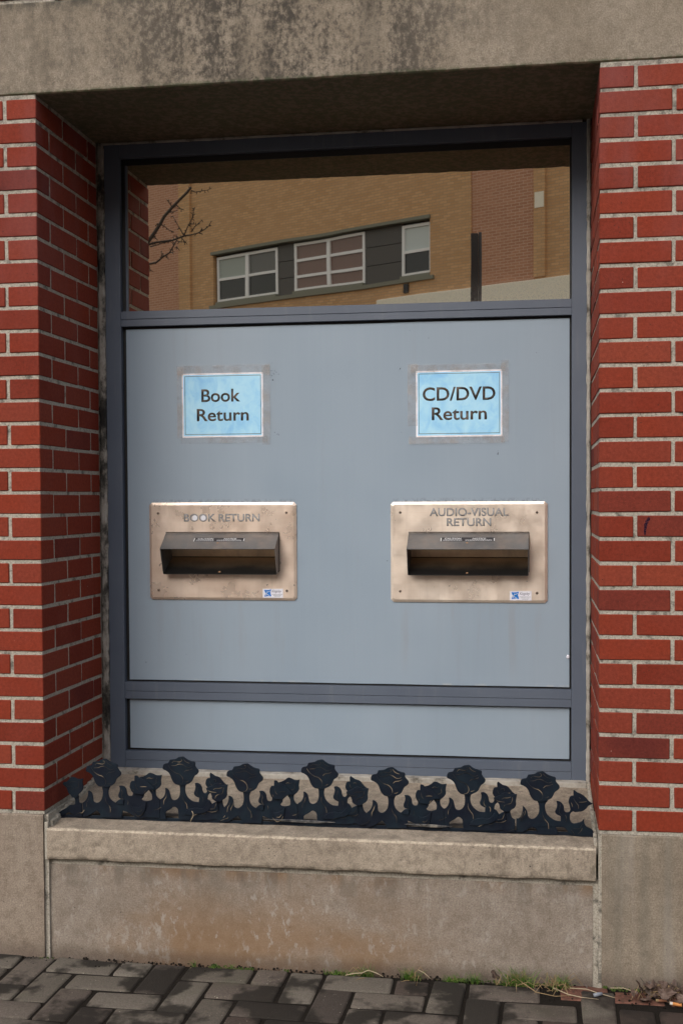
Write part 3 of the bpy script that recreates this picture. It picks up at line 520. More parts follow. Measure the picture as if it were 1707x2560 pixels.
# jointing bed and pavers by the wall
random.seed(21)
ang = R(-1.4); cs, sn = math.cos(ang), math.sin(ang); C = 0.1015; X0, Y0 = 0.032, 0.008
bed = box('joint_bed', -1.25,2.75,-1.25,-0.002,-0.469,-0.4385, M['dirt'], pv)
bm0 = bed.data
def paver_mesh(lx, ly, k):
    bm = bmesh.new(); bbox(bm, -lx/2,lx/2,-ly/2,ly/2,-0.05,0, 0.0085, 2)
    for v in bm.verts:
        v.co += Vector((noise.noise(v.co*30+Vector((k,0,0))), noise.noise(v.co*30+Vector((0,k,0))), noise.noise(v.co*20+Vector((0,0,k)))*0.8))*0.004
    me = bpy.data.meshes.new('paver'); bm.to_mesh(me); bm.free(); me.materials.append(M['paver'])
    for p in me.polygons: p.use_smooth = True
    return me
J = 0.009
fullH = [paver_mesh(2*C-J, C-J, k) for k in range(5)]; fullV = [paver_mesh(C-J, 2*C-J, k+9) for k in range(5)]
half = [paver_mesh(C-J, C-J, k+20) for k in range(3)]
def put_paver(me, cx, cy):
    x = X0 + cx*cs - cy*sn; y = Y0 + cx*sn + cy*cs
    if not (-1.2 < x < 2.7) or y < -1.15: return
    if x > 1.50 and y > -0.09: return
    o = bpy.data.objects.new('paver', me); COL.objects.link(o); o.parent = pv
    o.location = (x + random.uniform(-.0015,.0015), y, GZ + random.uniform(-.0028,.0022)); o.rotation_euler = (random.uniform(-.012,.03), random.uniform(-.012,.03), ang+random.uniform(-.012,.03))
for r in range(0, 11):
    yc = -(r+0.5)*C
    for q in range(-5, 9):
        h0 = 4*q + (r % 4)
        put_paver(random.choice(fullH), (h0+1)*C, yc)
        v0 = 4*q + (r+3) % 4 if (r+3)%4 >= 0 else 0
        put_paver(random.choice(fullV), (v0+0.5)*C, yc-0.5*C)
        if r == 0: put_paver(random.choice(half), (4*q+2.5)*C, yc)
for i,(x,w_) in enumerate([(1.57,.13),(1.715,.135),(1.865,.14),(2.015,.13),(2.17,.15)]):
    bm = bmesh.new(); bbox(bm, -w_/2,w_/2,-.042,.042,-0.05,0, 0.008, 2)
    bmesh.ops.subdivide_edges(bm, edges=bm.edges[:], cuts=1)
    for v in bm.verts: v.co += Vector((noise.noise(v.co*40+Vector((i,0,0))),noise.noise(v.co*40+Vector((0,i,5))),noise.noise(v.co*40+Vector((0,0,i)))))*0.006
    o = from_bm('red_paver', bm, M['paver_red'], pv, world=False, smooth=True); o.location = (x,-.052+random.uniform(-.004,.004),GZ-0.002+random.uniform(-.004,.004)); o.rotation_euler[2] = random.uniform(-.05,.05)
    o['label'] = 'worn reddish paver against the wall'

# ------------------------------------------------------------------ brick piers (each brick an object)
random.seed(5)
def brick_mesh(lx, ly, k):
    hz = P-2*JH
    bm = bmesh.new(); bbox(bm, -lx/2,lx/2,-ly/2,ly/2,-hz/2,hz/2, 0.0022, 1)
    for v in bm.verts:
        q = v.co*14+Vector((k*3.1,k*1.7,0)); v.co += Vector((noise.noise(q),noise.noise(q+Vector((9,0,0))),noise.noise(q+Vector((0,9,0)))))*0.0013
    me = bpy.data.meshes.new('brick'); bm.to_mesh(me); bm.free(); me.materials.append(M['brick']); return me
LB, WB = 0.203-2*JH, 0.0915
bl_x = [brick_mesh(LB, WB, k) for k in range(6)]; bl_y = [brick_mesh(WB, LB, k+7) for k in range(6)]
part_a = [brick_mesh(WB, 0.066, k+15) for k in range(3)]; part_b = [brick_mesh(WB, 0.168, k+19) for k in range(3)]
def place_brick(me, x, y, z, par, rz=0):
    o = bpy.data.objects.new('brick', me); COL.objects.link(o); o.parent = par
    o.matrix_parent_inverse = Matrix.Translation(-par.location)
    o.location = (x+random.uniform(-.0009,.0009), y+random.uniform(-.0009,.0009), z+random.uniform(-.0008,.0008))
    o.rotation_euler = (random.uniform(-.004,.004), random.uniform(-.005,.005), random.choice((0,math.pi))+random.uniform(-.003,.003))
def pier(side, label):
    s = -1 if side == 'L' else 1; xe = 0.0 if side == 'L' else W
    root = empty('brick_pier', (xe+s*0.45, 0.0, 0.0)); tag(root, label, 'brick wall', 'brick piers beside the window')
    a,b = sorted((xe+s*0.003, xe+s*0.905)); bm = bmesh.new()
    bbox(bm, a,b, 0.0035,0.60, -0.0055,2.1065); bmesh.ops.subdivide_edges(bm, edges=[e for e in bm.edges], cuts=2)
    mo = from_bm('mortar', bm, M['mortar'], root)
    for k in range(1, 32):
        z = (k-0.5)*P
        if k % 2:   # header on the face, stretcher in the reveal
            place_brick(random.choice(bl_y), xe+s*WB/2, LB/2, z, root)
            place_brick(random.choice(bl_y), xe+s*WB/2, 0.203+LB/2, z, root)
            place_brick(random.choice(part_a), xe+s*WB/2, 0.406+0.033, z, root)
            x = 0.0915+2*JH
        else:
            place_brick(random.choice(bl_x), xe+s*LB/2, WB/2, z, root)
            place_brick(random.choice(bl_y), xe+s*WB/2, 0.0915+2*JH+LB/2, z, root)
            place_brick(random.choice(part_b), xe+s*WB/2, 0.0915+2*JH+0.203+0.084, z, root)
            x = 0.203
        while x < 0.72:
            place_brick(random.choice(bl_x), xe+s*(x+LB/2), WB/2, z, root); x += 0.203
        place_brick(random.choice(bl_x), xe+s*(x+LB/2), WB/2, z, root) if x+LB < 0.93 else None
    return root
pier('L', 'red brick pier left of the window, its inner reveal in shade')
pier('R', 'red brick pier right of the window with a dark smear on one brick')
# dark smear on a brick of the right pier
bm = bmesh.new(); 
for (x,z,r) in [(1.7424,0.867,.0062),(1.7375,0.859,.0062),(1.7345,0.850,.0066),(1.7333,0.842,.0060),(1.7325,0.834,.0050),(1.7325,0.826,.0040)]:
    bmesh.ops.create_circle(bm, cap_ends=True, radius=r, segments=10, matrix=Matrix.Translation((x,-0.0008-0.0003*len(bm.verts)/40,z)) @ Matrix.Rotation(math.pi/2,4,'X') @ Matrix.Diagonal((.7,1,1,1)))
mm = MB('soot_smear', .95, 0, 0.0); t_ = mm.n('ShaderNodeBsdfTransparent'); a_ = mm.n('ShaderNodeMixShader'); mm.col((.02,.014,.03)); mm.b.inputs['Roughness'].default_value=.9
mm.L(mm.rng(mm.noise(180,4,.7),.36,.58,.3,.9), a_.inputs[0]); mm.L(t_.outputs[0],a_.inputs[1]); mm.L(mm.b.outputs[0],a_.inputs[2]); mm.L(a_.outputs[0], mm.out.inputs[0])
o = from_bm('soot_mark', bm, mm.m); tag(o, 'small dark soot smear on a brick right of the window', 'stain')

# ------------------------------------------------------------------ concrete: lintel, sill, base
def slab(name, x0,x1,y0,y1,z0,z1, mat, bev=0.004, amp=0.0012, parent=None):
    bm = bmesh.new(); bbox(bm, x0,x1,y0,y1,z0,z1, bev, 2)
    return from_bm(name, bm, mat, parent)
def gridslab(name, x0,x1,y0,y1,z0,z1, mat, nx=60, nz=8, amp=0.0016):
    """front face gridded so its arrises wander slightly"""
    bm = bmesh.new(); G = {}
    for i in range(nx+1):
        for j,(y,z) in enumerate([(y1,z0),(y0+.004,z0),(y0,z0+.004)]+[(y0,z0+.004+(z1-z0-.008)*q/nz) for q in range(1,nz)]+[(y0,z1-.004),(y0+.004,z1),(y1,z1)]):
            x = x0+(x1-x0)*i/nx; n_ = noise.noise(Vector((x*18,z*18,y*5)))*amp; n2 = noise.noise(Vector((x*55,z*55,y*5)))*amp*0.6
            e = 1 if j in (1,2,3) or z > z1-.01 else 0.3
            G[i,j] = bm.verts.new((x, y+(n_+n2)*e if y<y1 else y, z+(n_+n2)*e*(0 if y==y1 else 1)))
            nj = j
    for i in range(nx):
        for j in range(nj): bm.faces.new((G[i,j],G[i+1,j],G[i+1,j+1],G[i,j+1]))
    bm.faces.new([G[0,j] for j in range(nj+1)]); bm.faces.new([G[nx,j] for j in range(nj,-1,-1)])
    bmesh.ops.recalc_face_normals(bm, faces=bm.faces[:])
    return from_bm(name, bm, mat)
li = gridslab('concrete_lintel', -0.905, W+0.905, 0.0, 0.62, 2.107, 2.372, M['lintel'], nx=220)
tag(li, 'weathered concrete lintel with dark algae stains spanning above the window', 'lintel')
o = box('joint_mortar', -0.905,-0.05+0.11,0.006,0.3,2.372,2.3835, M['mortar'], li); o['label'] = 'dark mortar joint on top of the lintel'
up_ = empty('upper_wall', (W/2, 0.4, 2.38)); tag(up_, 'red brick upper wall of the library above the lintel, just out of frame', 'building')
box('wall', -12,12,0.0,7.0,2.3845,4.6, M['wallred'], up_)
box('coping', -12.05,12.05,-0.06,7.0,4.603,4.75, M['kerb'], up_)
box('wall', -12,-0.91,0.01,7.0,-0.7,2.3835, M['wallred'], up_); box('wall', W+0.91,12,0.01,7.0,-0.7,2.3835, M['wallred'], up_)
up_['label'] = 'red brick wall of the building above and beyond the lintel'

# sill: flat worn front nosing, slope back to the frame
def sill():
    bm = bmesh.new(); n = 120; G = {}
    prof = [(0.30,-0.1395),(0.004,-0.1395),(-0.002,-0.135),(-0.004,-0.128)]+[(-0.004,-0.128+0.078*q/5) for q in range(1,5)]+[(-0.003,-0.0505),(0.003,-0.0455)]+[(0.003+0.477*q/9,-0.0455+0.0605*q/9) for q in range(1,10)]
    for i in range(n+1):
        for j,(y,z) in enumerate(prof):
            x = 0.0065+(W-0.0065-0.0065)*i/n
            k = (noise.noise(Vector((x*16,z*40,y*8)))*1.4+noise.noise(Vector((x*60,z*60,3)))*0.9)*0.0013
            G[i,j] = bm.verts.new((x, y+(k if 0<j<11 else 0), z+(k if 0<j<18 else 0)))
    m_ = len(prof)
    for i in range(n):
        for j in range(m_-1): bm.faces.new((G[i,j],G[i+1,j],G[i+1,j+1],G[i,j+1]))
    bm.faces.new([G[0,j] for j in range(m_)]); bm.faces.new([G[n,j] for j in range(m_-1,-1,-1)])
    bmesh.ops.recalc_face_normals(bm, faces=bm.faces[:])
    return from_bm('window_sill', bm, M['sill'])
si = sill(); tag(si, 'sloping concrete window sill carrying the black rose border', 'window sill')
bm = bmesh.new(); bbox(bm, -0.002,0.0085,0.0,0.47,-0.14,-0.0285,.001)
for i in range(12): # mortar fillet rising along the reveals
    y0 = 0.02+i*0.0385; zz = -0.0455+0.127*(y0+0.02)
    bbox(bm, 0.0005,0.016,y0,y0+0.038,zz-0.03,zz+0.014,.002); bbox(bm, W-0.011,W-0.0005,y0,y0+0.038,zz-0.03,zz+0.012,.002)
o = from_bm('mortar_fillet', bm, M['mortar'], si)
o = box('mortar_line', 0.014,W-0.012,0.452,0.482,0.008,0.0275, M['sealant_pale'], si, .002)
o = box('bedding_joint', 0.006,W-0.012,0.0215,0.2,-0.1575,-0.1392, M['mortar'], si)

ap = gridslab('base_panel', 0.0065, 1.5945, 0.0170, 0.3, -0.62, -0.1575, M['apron'], nx=120)
tag(ap, 'central concrete base panel below the sill with rusty brown stains', 'concrete base', 'concrete base blocks of the wall')
lb = gridslab('base_panel', -0.905, -0.0065, 0.0005, 0.3, -0.62, -0.0062, M['block_l'], nx=60)
tag(lb, 'warm tan concrete base block under the left brick pier', 'concrete base', 'concrete base blocks of the wall')
rb = gridslab('base_panel', 1.6185, W+0.905, 0.0005, 0.3, -0.62, -0.0062, M['block_r'], nx=60)
tag(rb, 'greyer streaked concrete base block under the right brick pier', 'concrete base', 'concrete base blocks of the wall')
box('vertical_joint', -0.0065,0.0065,0.010,0.25,-0.6,-0.0075, M['mortar'], lb)
bm = bmesh.new(); bbox(bm, 1.5940,1.6095,0.0195,0.25,-0.6,-0.1400); bbox(bm, 1.6095,1.6185,0.007,0.25,-0.6,-0.008)
from_bm('vertical_joint', bm, M['mortar'], rb)

# ------------------------------------------------------------------ window frame with panels and glass
fr = empty('window_frame', (W/2, D, 0.028)); tag(fr, 'blue grey metal window frame holding a glass transom and two blank panels', 'window')
XL0,XL1,XR0,XR1 = 0.0240,0.0762,1.5500,1.5965
F = M['frame']
box('stile', XL0,XL1,D,0.575,0.028,2.1, F, fr, .0012); box('stile', XR0,XR1,D,0.575,0.028,2.1, F, fr, .0012)
def rail(name, z0, z1, zg=None):
    bm = bmesh.new(); a,b = XL1+.0004, XR0-.0004
    if zg:
        bbox(bm, a,b,D+.0008,0.575,z0,zg-.0006,.0008); bbox(bm, a,b,D+.0003,0.575,zg+.0006,z1,.0008); bbox(bm, a,b,D+.004,0.56,zg-.002,zg+.002)
    else: bbox(bm, a,b,D+.0005,0.575,z0,z1,.0012)
    return from_bm(name, bm, F, fr)
rail('head_rail', 2.0565,2.1); rail('transom_rail', 1.5015,1.5515,1.5248); rail('lower_rail', 0.2605,0.3165,0.2865); rail('bottom_rail', 0.028,0.0845,0.0545)
bm = bmesh.new()
for (z0_,z1_) in ((0.316,1.5012),(0.0848,0.2603)):
    bbox(bm, XL1+.001,XL1+.03,0.5015,0.512,z0_,z1_); bbox(bm, XR0-.03,XR0-.001,0.5015,0.512,z0_,z1_)
    bbox(bm, XL1+.03,XR0-.03,0.5015,0.512,z0_,z0_+.02); bbox(bm, XL1+.03,XR0-.03,0.5015,0.512,z1_-.02,z1_)
bbox(bm, XL1+.0005,XL1+.013,0.4995,0.512,1.5518,2.0562); bbox(bm, XR0-.006,XR0-.0005,0.4905,0.512,1.5518,2.0562); bbox(bm, XL1+.013,XR0-.006,0.4995,0.512,2.036,2.0562)
from_bm('gasket', bm, M['gasket'], fr)
HOLES = [(0.2205,0.6071,0.6845,0.8160),(1.0312,1.4171,0.6845,0.8160)]
def panel(z0, z1):
    bm = bmesh.new(); x0, x1 = 0.0890, 1.5435; holes = HOLES if z1 > 1 else []
    xs = sorted([x0+(x1-x0)*i/24 for i in range(25)]+[h[k] for h in holes for k in (0,1)]); zs = sorted([z0+(z1-z0)*j/18 for j in range(19)]+([holes[0][2],holes[0][3]] if holes else []))
    G = {}; nx, nz = len(xs)-1, len(zs)-1
    for i,x in enumerate(xs):
        for j,z in enumerate(zs):
            e = noise.noise(Vector((x*5,z*5,1)))*0.0012 if (j in (0,nz) and 0<i<nx) else 0
            G[i,j] = bm.verts.new((x, 0.4952, z+e))
    for i in range(nx):
        for j in range(nz):
            cx_, cz_ = (xs[i]+xs[i+1])/2, (zs[j]+zs[j+1])/2
            if any(h[0]<cx_<h[1] and h[2]<cz_<h[3] for h in holes): continue
            bm.faces.new((G[i,j],G[i+1,j],G[i+1,j+1],G[i,j+1]))
    for v in [v for v in bm.verts if not v.link_faces]: bm.verts.remove(v)
    r = bmesh.ops.extrude_face_region(bm, geom=bm.faces[:])
    for v in [q for q in r['geom'] if isinstance(q, bmesh.types.BMVert)]: v.co.y += 0.006
    bmesh.ops.recalc_face_normals(bm, faces=bm.faces[:]); return bm
o = from_bm('upper_panel', panel(0.3230,1.4930), M['panel'], fr); from_bm('lower_panel', panel(0.0925,0.2560), M['panel'], fr)
box('glazing_bead', XL1+.0135,XL1+.0205,0.4955,0.5018,1.552,2.0355, F, fr, .001)
box('glass_pane', XL1+.010,XR0-.003,0.5022,0.5080,1.5518,2.050, M['glass'], fr)
bm = bmesh.new()   # wandering sealant bead between brick and frame
def bead(pts, wf, axis):
    rings = []
    for i,(x,z) in enumerate(pts):
        wv = wf*(1+0.45*noise.noise(Vector((x*25,z*25,2)))+0.25*noise.noise(Vector((x*80,z*80,5))))
        if axis=='v': q = [(x-wv/2,D-.001,z),(x-wv/4,D-.0045,z),(x+wv/4,D-.0045,z),(x+wv/2,D-.001,z),(x+wv/2,D+.02,z),(x-wv/2,D+.02,z)]
        else: q = [(x,D-.001,z-wv/2),(x,D-.0045,z-wv/4),(x,D-.0045,z+wv/4),(x,D-.001,z+wv/2),(x,D+.02,z+wv/2),(x,D+.02,z-wv/2)]
        rings.append([bm.verts.new(p) for p in q])
    for A,B in zip(rings,rings[1:]):
        for k in range(6): bm.faces.new((A[k],A[(k+1)%6],B[(k+1)%6],B[k]))
bead([(0.0115,0.02+i*.012) for i in range(175)], 0.0235, 'v'); bmesh.ops.recalc_face_normals(bm, faces=bm.faces[:])
sl = from_bm('sealant', bm, M['sealant'], fr)
for nm_,pts_,w_,ax_ in (('r',[(1.6020,0.02+i*.012) for i in range(175)],0.0125,'v'),('t',[(0.022+i*.012,2.1034) for i in range(131)],0.0075,'h'),('b',[(0.02+i*.012,0.0245) for i in range(132)],0.007,'h')):
    bm = bmesh.new(); bead(pts_, w_, ax_); bmesh.ops.recalc_face_normals(bm, faces=bm.faces[:]); from_bm('sealant', bm, M['sealant_pale'], fr)
sl['label'] = 'grey mildewed sealant around the frame'
bm = bmesh.new(); bmesh.ops.create_icosphere(bm, subdivisions=2, radius=.0055, matrix=Matrix.Translation((1.5395,.4945,.4205)) @ Matrix.Diagonal((1,.5,1.25,1)))
for v in bm.verts: v.co += Vector((noise.noise(v.co*300),0,noise.noise(v.co*300+Vector((5,5,5)))))*.0018
o = from_bm('paint_blob', bm, M['label_paper'], fr, smooth=True); o['label'] = 'whitish blob stuck on the right edge of the large panel'
# specks beside the signs
random.seed(3); bm = bmesh.new()
for cx,cz,n,sx,sz in [(0.5835,1.330,9,.006,.022),(0.590,1.345,4,.012,.006),(0.588,1.139,5,.014,.006),(1.0,1.345,6,.008,.006),(1.322,1.068,4,.006,.006),(0.60,1.335,3,.01,.004)]:
    for _ in range(n):
        r = random.uniform(.0005,.0017); bmesh.ops.create_icosphere(bm, subdivisions=1, radius=r, matrix=Matrix.Translation((cx+random.gauss(0,sx*.6),.4951,cz+random.gauss(0,sz*.6))) @ Matrix.Diagonal((1,.25,random.uniform(.5,1.4),1)))
o = from_bm('dirt_specks', bm, M['dirt'], fr); o['kind'] = 'stuff'

# the dim room behind the pane
rm = empty('dark_room', (W/2, 1.8, 0)); tag(rm, 'dim empty room seen faintly behind the window glass', 'room')
box('back_wall', -0.3,1.9,2.6,2.7,-0.4,2.2, M['room'], rm); box('side_wall', -0.31,-0.3,0.62,2.6,-0.4,2.2, M['room'], rm); box('side_wall', 1.9,1.91,0.62,2.6,-0.4,2.2, M['room'], rm)
box('floor', -0.3,1.9,0.62,2.6,-0.41,-0.4, M['room'], rm); box('ceiling', -0.3,1.9,0.62,2.6,2.2,2.21, M['room'], rm)

# ------------------------------------------------------------------ paper signs
def tri_frame(bm, x0,x1,z0,z1,w_,y,th):
    for a in ((x0,x1,z0,z0+w_),(x0,x1,z1-w_,z1),(x0,x0+w_,z0+w_,z1-w_),(x1-w_,x1,z0+w_,z1-w_)): bbox(bm, a[0],a[1],y-th,y,a[2],a[3])
def sign(name, label, px0,px1,pz0,pz1, lines, tapes, tilt, linebox):
    root = empty(name, ((px0+px1)/2, .4950, (pz0+pz1)/2)); tag(root, label, 'paper sign', 'paper signs taped to the panel')
    box('sheet', px0,px1,.4938,.4950,pz0,pz1, M['paper'], root, .0003)
    e = .0052; box('printed_field', px0+e,px1-e,.4934,.49378,pz0+e,pz1-e, M['sign_blue'], root)
    bm = bmesh.new(); tri_frame(bm, *linebox, .0015, .49335, .0002); from_bm('border_line', bm, M['sign_ink'], root)
    for t,x0,x1,z0,z1,b in lines:
        from_bm('lettering', text_mesh(t, x0,x1,z0,z1, .4933, .0002, bold=b), M['sign_ink'], root)
    for i,(a,b,c,d) in enumerate(tapes): box('tape', a,b,.4926-.0003*i-.0002,.4926-.0003*i,c,d, M['tape'], root)
    for ob in root.children: pass
    root.rotation_euler[1] = tilt
    return root
sign('paper_sign', 'light blue sheet reading Book Return, taped above the left slot', .2795,.5537,1.1315,1.3428,
     [('Book',.3458,.4771,1.2479,1.2905,.016),('Return',.3300,.5055,1.1850,1.2258,.016)],
     [(.2626,.5775,1.3380,1.3690),(.2630,.2840,1.1300,1.3660),(.5500,.5785,1.1050,1.3660),(.2750,.5690,1.1120,1.1345)], R(-0.1), (.2893,.5470,1.1410,1.3342))
sign('paper_sign', 'light blue sheet reading CD/DVD Return, taped above the right slot', 1.0568,1.3324,1.1236,1.3362,
     [('CD/DVD',1.0785,1.3109,1.2395,1.2835,.016),('Return',1.1076,1.2836,1.1775,1.2190,.016)],
     [(1.0400,1.3420,1.3310,1.3560),(1.0300,1.0620,1.1600,1.3600),(1.3290,1.3535,1.1050,1.3660),(1.0330,1.3400,1.1020,1.1270)], R(-0.1), (1.0655,1.3247,1.1340,1.3273))

# ------------------------------------------------------------------ return slots
def slot(label, x0,x1,z0,z1, hx0,hx1, face, texts, screws, cau, kl, dots=None):
    root = empty('return_slot', ((x0+x1)/2, .4950, (z0+z1)/2)); tag(root, label, 'book drop', 'steel return slots in the grey panel')
    bm = bmesh.new()   # bevelled face plate, clipped corners, cut out for the chute
    c, bv = .0085, .0085
    def octo(i, y): # outline inset by i
        a,b,e,f = x0+i,x1-i,z0+i,z1-i; k = c if i==0 else c*.55
        return [bm.verts.new(p) for p in ((a+k,y,e),(b-k,y,e),(b,y,e+k),(b,y,f-k),(b-k,y,f),(a+k,y,f),(a,y,f-k),(a,y,e+k))]
    yB, yE, yF = .4950, .4915, .4870
    o0 = octo(0,yB); o1 = octo(0,yE); o2 = octo(bv,yF)
    for A,B in ((o0,o1),(o1,o2)):
        for i in range(8): bm.faces.new((A[i],A[(i+1)%8],B[(i+1)%8],B[i]))
    h = [bm.verts.new(p) for p in ((hx0+.001,yF,.6865),(hx1-.001,yF,.6865),(hx1-.001,yF,.8150),(hx0+.001,yF,.8150))]
    bm.faces.new((o2[0],o2[1],h[1],h[0])); bm.faces.new((o2[1],o2[2],h[1])); bm.faces.new((o2[2],o2[3],h[2],h[1])); bm.faces.new((o2[3],o2[4],h[2]))
    bm.faces.new((o2[4],o2[5],h[3],h[2])); bm.faces.new((o2[5],o2[6],h[3])); bm.faces.new((o2[6],o2[7],h[0],h[3])); bm.faces.new((o2[7],o2[0],h[0]))
    bmesh.ops.recalc_face_normals(bm, faces=bm.faces[:])
    from_bm('face_plate', bm, face, root)
    # hood: sloping top, two cheeks, bottom lip
    bm = bmesh.new(); t = .0016
    def plate(pts, d):   # pts quad, thickened along d
        a = [bm.verts.new(p) for p in pts]; b = [bm.verts.new(Vector(p)+Vector(d)) for p in pts]; n = len(a)
        bm.faces.new(a); bm.faces.new(b[::-1])
        for i in range(n): bm.faces.new((a[i],a[(i+1)%n],b[(i+1)%n],b[i]))
    zt, zl, zb, yl, yb = .8168, .7658, .6822, .4215, .4530
    plate([(hx0,yF+.004,zt),(hx1,yF+.004,zt),(hx1,yl,zl),(hx0,yl,zl)], (0,.001,-.0016))
    for xa,dx in ((hx0,t),(hx1,-t)): plate([(xa,.552,.80),(xa,yF,zt-.001),(xa,yl+.001,zl),(xa,yb,zb),(xa,.552,.7265)], (dx,0,0))
    bmesh.ops.recalc_face_normals(bm, faces=bm.faces[:])
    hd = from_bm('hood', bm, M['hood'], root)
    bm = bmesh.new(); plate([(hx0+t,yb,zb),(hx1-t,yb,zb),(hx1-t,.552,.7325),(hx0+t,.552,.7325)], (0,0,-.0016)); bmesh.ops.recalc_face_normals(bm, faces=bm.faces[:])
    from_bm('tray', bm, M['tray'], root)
    bm = bmesh.new(); plate([(hx0+t,.551,.7345),(hx1-t,.551,.7345),(hx1-t,.515,.8100),(hx0+t,.515,.8100)], (0,.002,.001)); bmesh.ops.recalc_face_normals(bm, faces=bm.faces[:])
    from_bm('flap', bm, M['flap'], root)
    bm = bmesh.new(); bbox(bm, hx0-.0005,hx1+.0005,yF-.0008,yF+.003,zt-.0005,zt+.0022); bbox(bm, hx1+.0001,hx1+.0022,yF-.0006,yF+.003,.690,zt); from_bm('slot_gap', bm, M['gasket'], root)
    for (sx,sz) in screws:
        bm = bmesh.new(); bmesh.ops.create_cone(bm, cap_ends=True, segments=16, radius1=.0044, radius2=.0032, depth=.0024, matrix=Matrix.Translation((sx,yF-.0012,sz)) @ Matrix.Rotation(math.pi/2,4,'X'))
        sc = from_bm('screw', bm, M['screw'], root); bm = bmesh.new(); bbox(bm, sx-.0026,sx+.0026,yF-.0028,yF-.0023,sz-.0005,sz+.0005)
        for v in bm.verts: v.co = Matrix.Translation((sx,0,sz)) @ Matrix.Rotation(R(40+sx*90),4,'Y') @ Matrix.Translation((-sx,0,-sz)) @ v.co
        from_bm('screw_slot', bm, M['gasket'], sc)
    for tx,a,b,e,f in texts:
        from_bm('edge_shadow_copy', text_mesh(tx, a-.0007,b-.0001,e+.0004,f+.0010, yF, .0001, bold=.02), M['engrave_dark'], root)  # dark copy shifted up and left paints the shadow in the engraving
        from_bm('lettering', text_mesh(tx, a,b,e,f, yF-.00015, .0001, bold=.014), M['engrave'], root)
    if dots:
        for dx,dz in dots:
            bm = bmesh.new(); bmesh.ops.create_cone(bm, cap_ends=True, segments=28, radius1=.0087, radius2=.0087, depth=.0005, matrix=Matrix.Translation((dx,yF-.0006,dz)) @ Matrix.Rotation(math.pi/2,4,'X'))
            from_bm('sticker_dot', bm, M['white_dot'], root)
    # warning label lies on the sloping top
    top = Vector((hx0,yF+.004,zt)); n_ = Vector((0,-(zt-zl),-(yl-yF-.004))).normalized(); dn = Vector((0,yl-yF-.004,zl-zt)).normalized()
    nrm = Vector((0,dn.z,-dn.y)).normalized(); 
    if nrm.y > 0: nrm = -nrm
    def on_top(bm):  # bm drawn in xz with z measured down-slope from the hood's top edge (z<=0), y = -height
        for v in bm.verts:
            x,y,z = v.co; v.co = Vector((x,0,0))+Vector((0,yF+.004,zt))+dn*(-z)+nrm*(-y)
        bmesh.ops.recalc_face_normals(bm, faces=bm.faces[:]); return bm
    ca,cb,u0,u1 = cau
    bm = bmesh.new(); bbox(bm, ca,cb,-.0003,-.00005,-u1,-u0); lab = from_bm('warning_label', on_top(bm), M['black_label'], root)
    w_ = cb-ca; h_ = u1-u0
    bm = text_mesh('CAUTION', ca+w_*.075,ca+w_*.385,-u0-h_*.47,-u0-h_*.10, -.0003, .0001, bold=.03, shear=.2)
    b2 = text_mesh('NOTICE', ca+w_*.585,ca+w_*.84,-u0-h_*.47,-u0-h_*.10, -.0003, .0001, bold=.03, shear=.2)
    me_ = bpy.data.meshes.new('t'); b2.to_mesh(me_); bm.from_mesh(me_); b2.free()
    from_bm('label_print', on_top(bm), M['white_print'], lab)
    bm = bmesh.new(); rr = random.Random(4)
    for row in (0.56,0.78):
        for xa,xb in ((.05,.40),(.46,.95)):
            x = xa
            while x < xb:
                l = rr.uniform(.012,.04); bbox(bm, ca+w_*x,ca+w_*min(x+l,xb),-.00042,-.0003,-u0-h_*(row+.09),-u0-h_*row); x += l+.008
    bbox(bm, ca+w_*.003,ca+w_*.02,-.00042,-.0003,-u1,-u0-h_*.1); bbox(bm, ca+w_*.98,ca+w_*.997,-.00042,-.0003,-u1+h_*.1,-u0-h_*.15)
    from_bm('small_print', on_top(bm), M['white_print'], lab)
    bm = bmesh.new(); bmesh.ops.create_cone(bm, cap_ends=True, segments=14, radius1=.0042, radius2=.0042, depth=.0004, matrix=Matrix.Translation(((ca+cb)/2-.001,-.0002,-(u1+.0080))) @ Matrix.Rotation(math.pi/2,4,'X') @ Matrix.Diagonal((1,.7,1,1)))
    from_bm('pull_hole', on_top(bm), M['hole'], root)
    bm = bmesh.new(); bmesh.ops.create_cone(bm, cap_ends=True, segments=14, radius1=.004, radius2=.004, depth=.0004, matrix=Matrix.Translation(((hx0+hx1)/2-.003,yb+.010,zb+.0062)) @ Matrix.Rotation(R(27),4,'X'))
    from_bm('drain_hole', bm, M['hole'], root)
    # maker's label
    a,b,e,f = kl; w_=b-a; h_=f-e
    lab = box('maker_label', a,b,yF-.0003,yF-.00002,e,f, M['label_paper'], root)
    q = [(.08,.90),(.20,.86),(.30,.88),(.40,.95),(.42,.90),(.375,.55),(.425,.22),(.40,.14),(.30,.20),(.20,.18),(.10,.12),(.085,.18),(.135,.50),(.08,.80)]
    bm = bmesh.new(); cutout(bm, [Vector((a+u*w_,e+v*h_)) for u,v in q], yF-.0005, yF-.0003, .00003); from_bm('logo', bm, M['blue_print'], lab)
    bm = bmesh.new()
    for pts in ([(.225,.75),(.215,.62),(.165,.42),(.14,.22)],[(.21,.62),(.28,.66),(.37,.76)],[(.175,.42),(.25,.34),(.34,.22)],[(.145,.55),(.155,.48)]):
        P_ = [Vector((a+u*w_,e+v*h_)) for u,v in pts]
        for s_,t_ in zip(P_,P_[1:]):
            d = (t_-s_).normalized(); nn = Vector((-d.y,d.x))*w_*.013
            vs_ = [bm.verts.new((p.x,yF-.0006,p.y)) for p in (s_+nn,t_+nn,t_-nn,s_-nn)]; bm.faces.new(vs_)
    from_bm('logo_letter', bm, M['white_print'], lab)
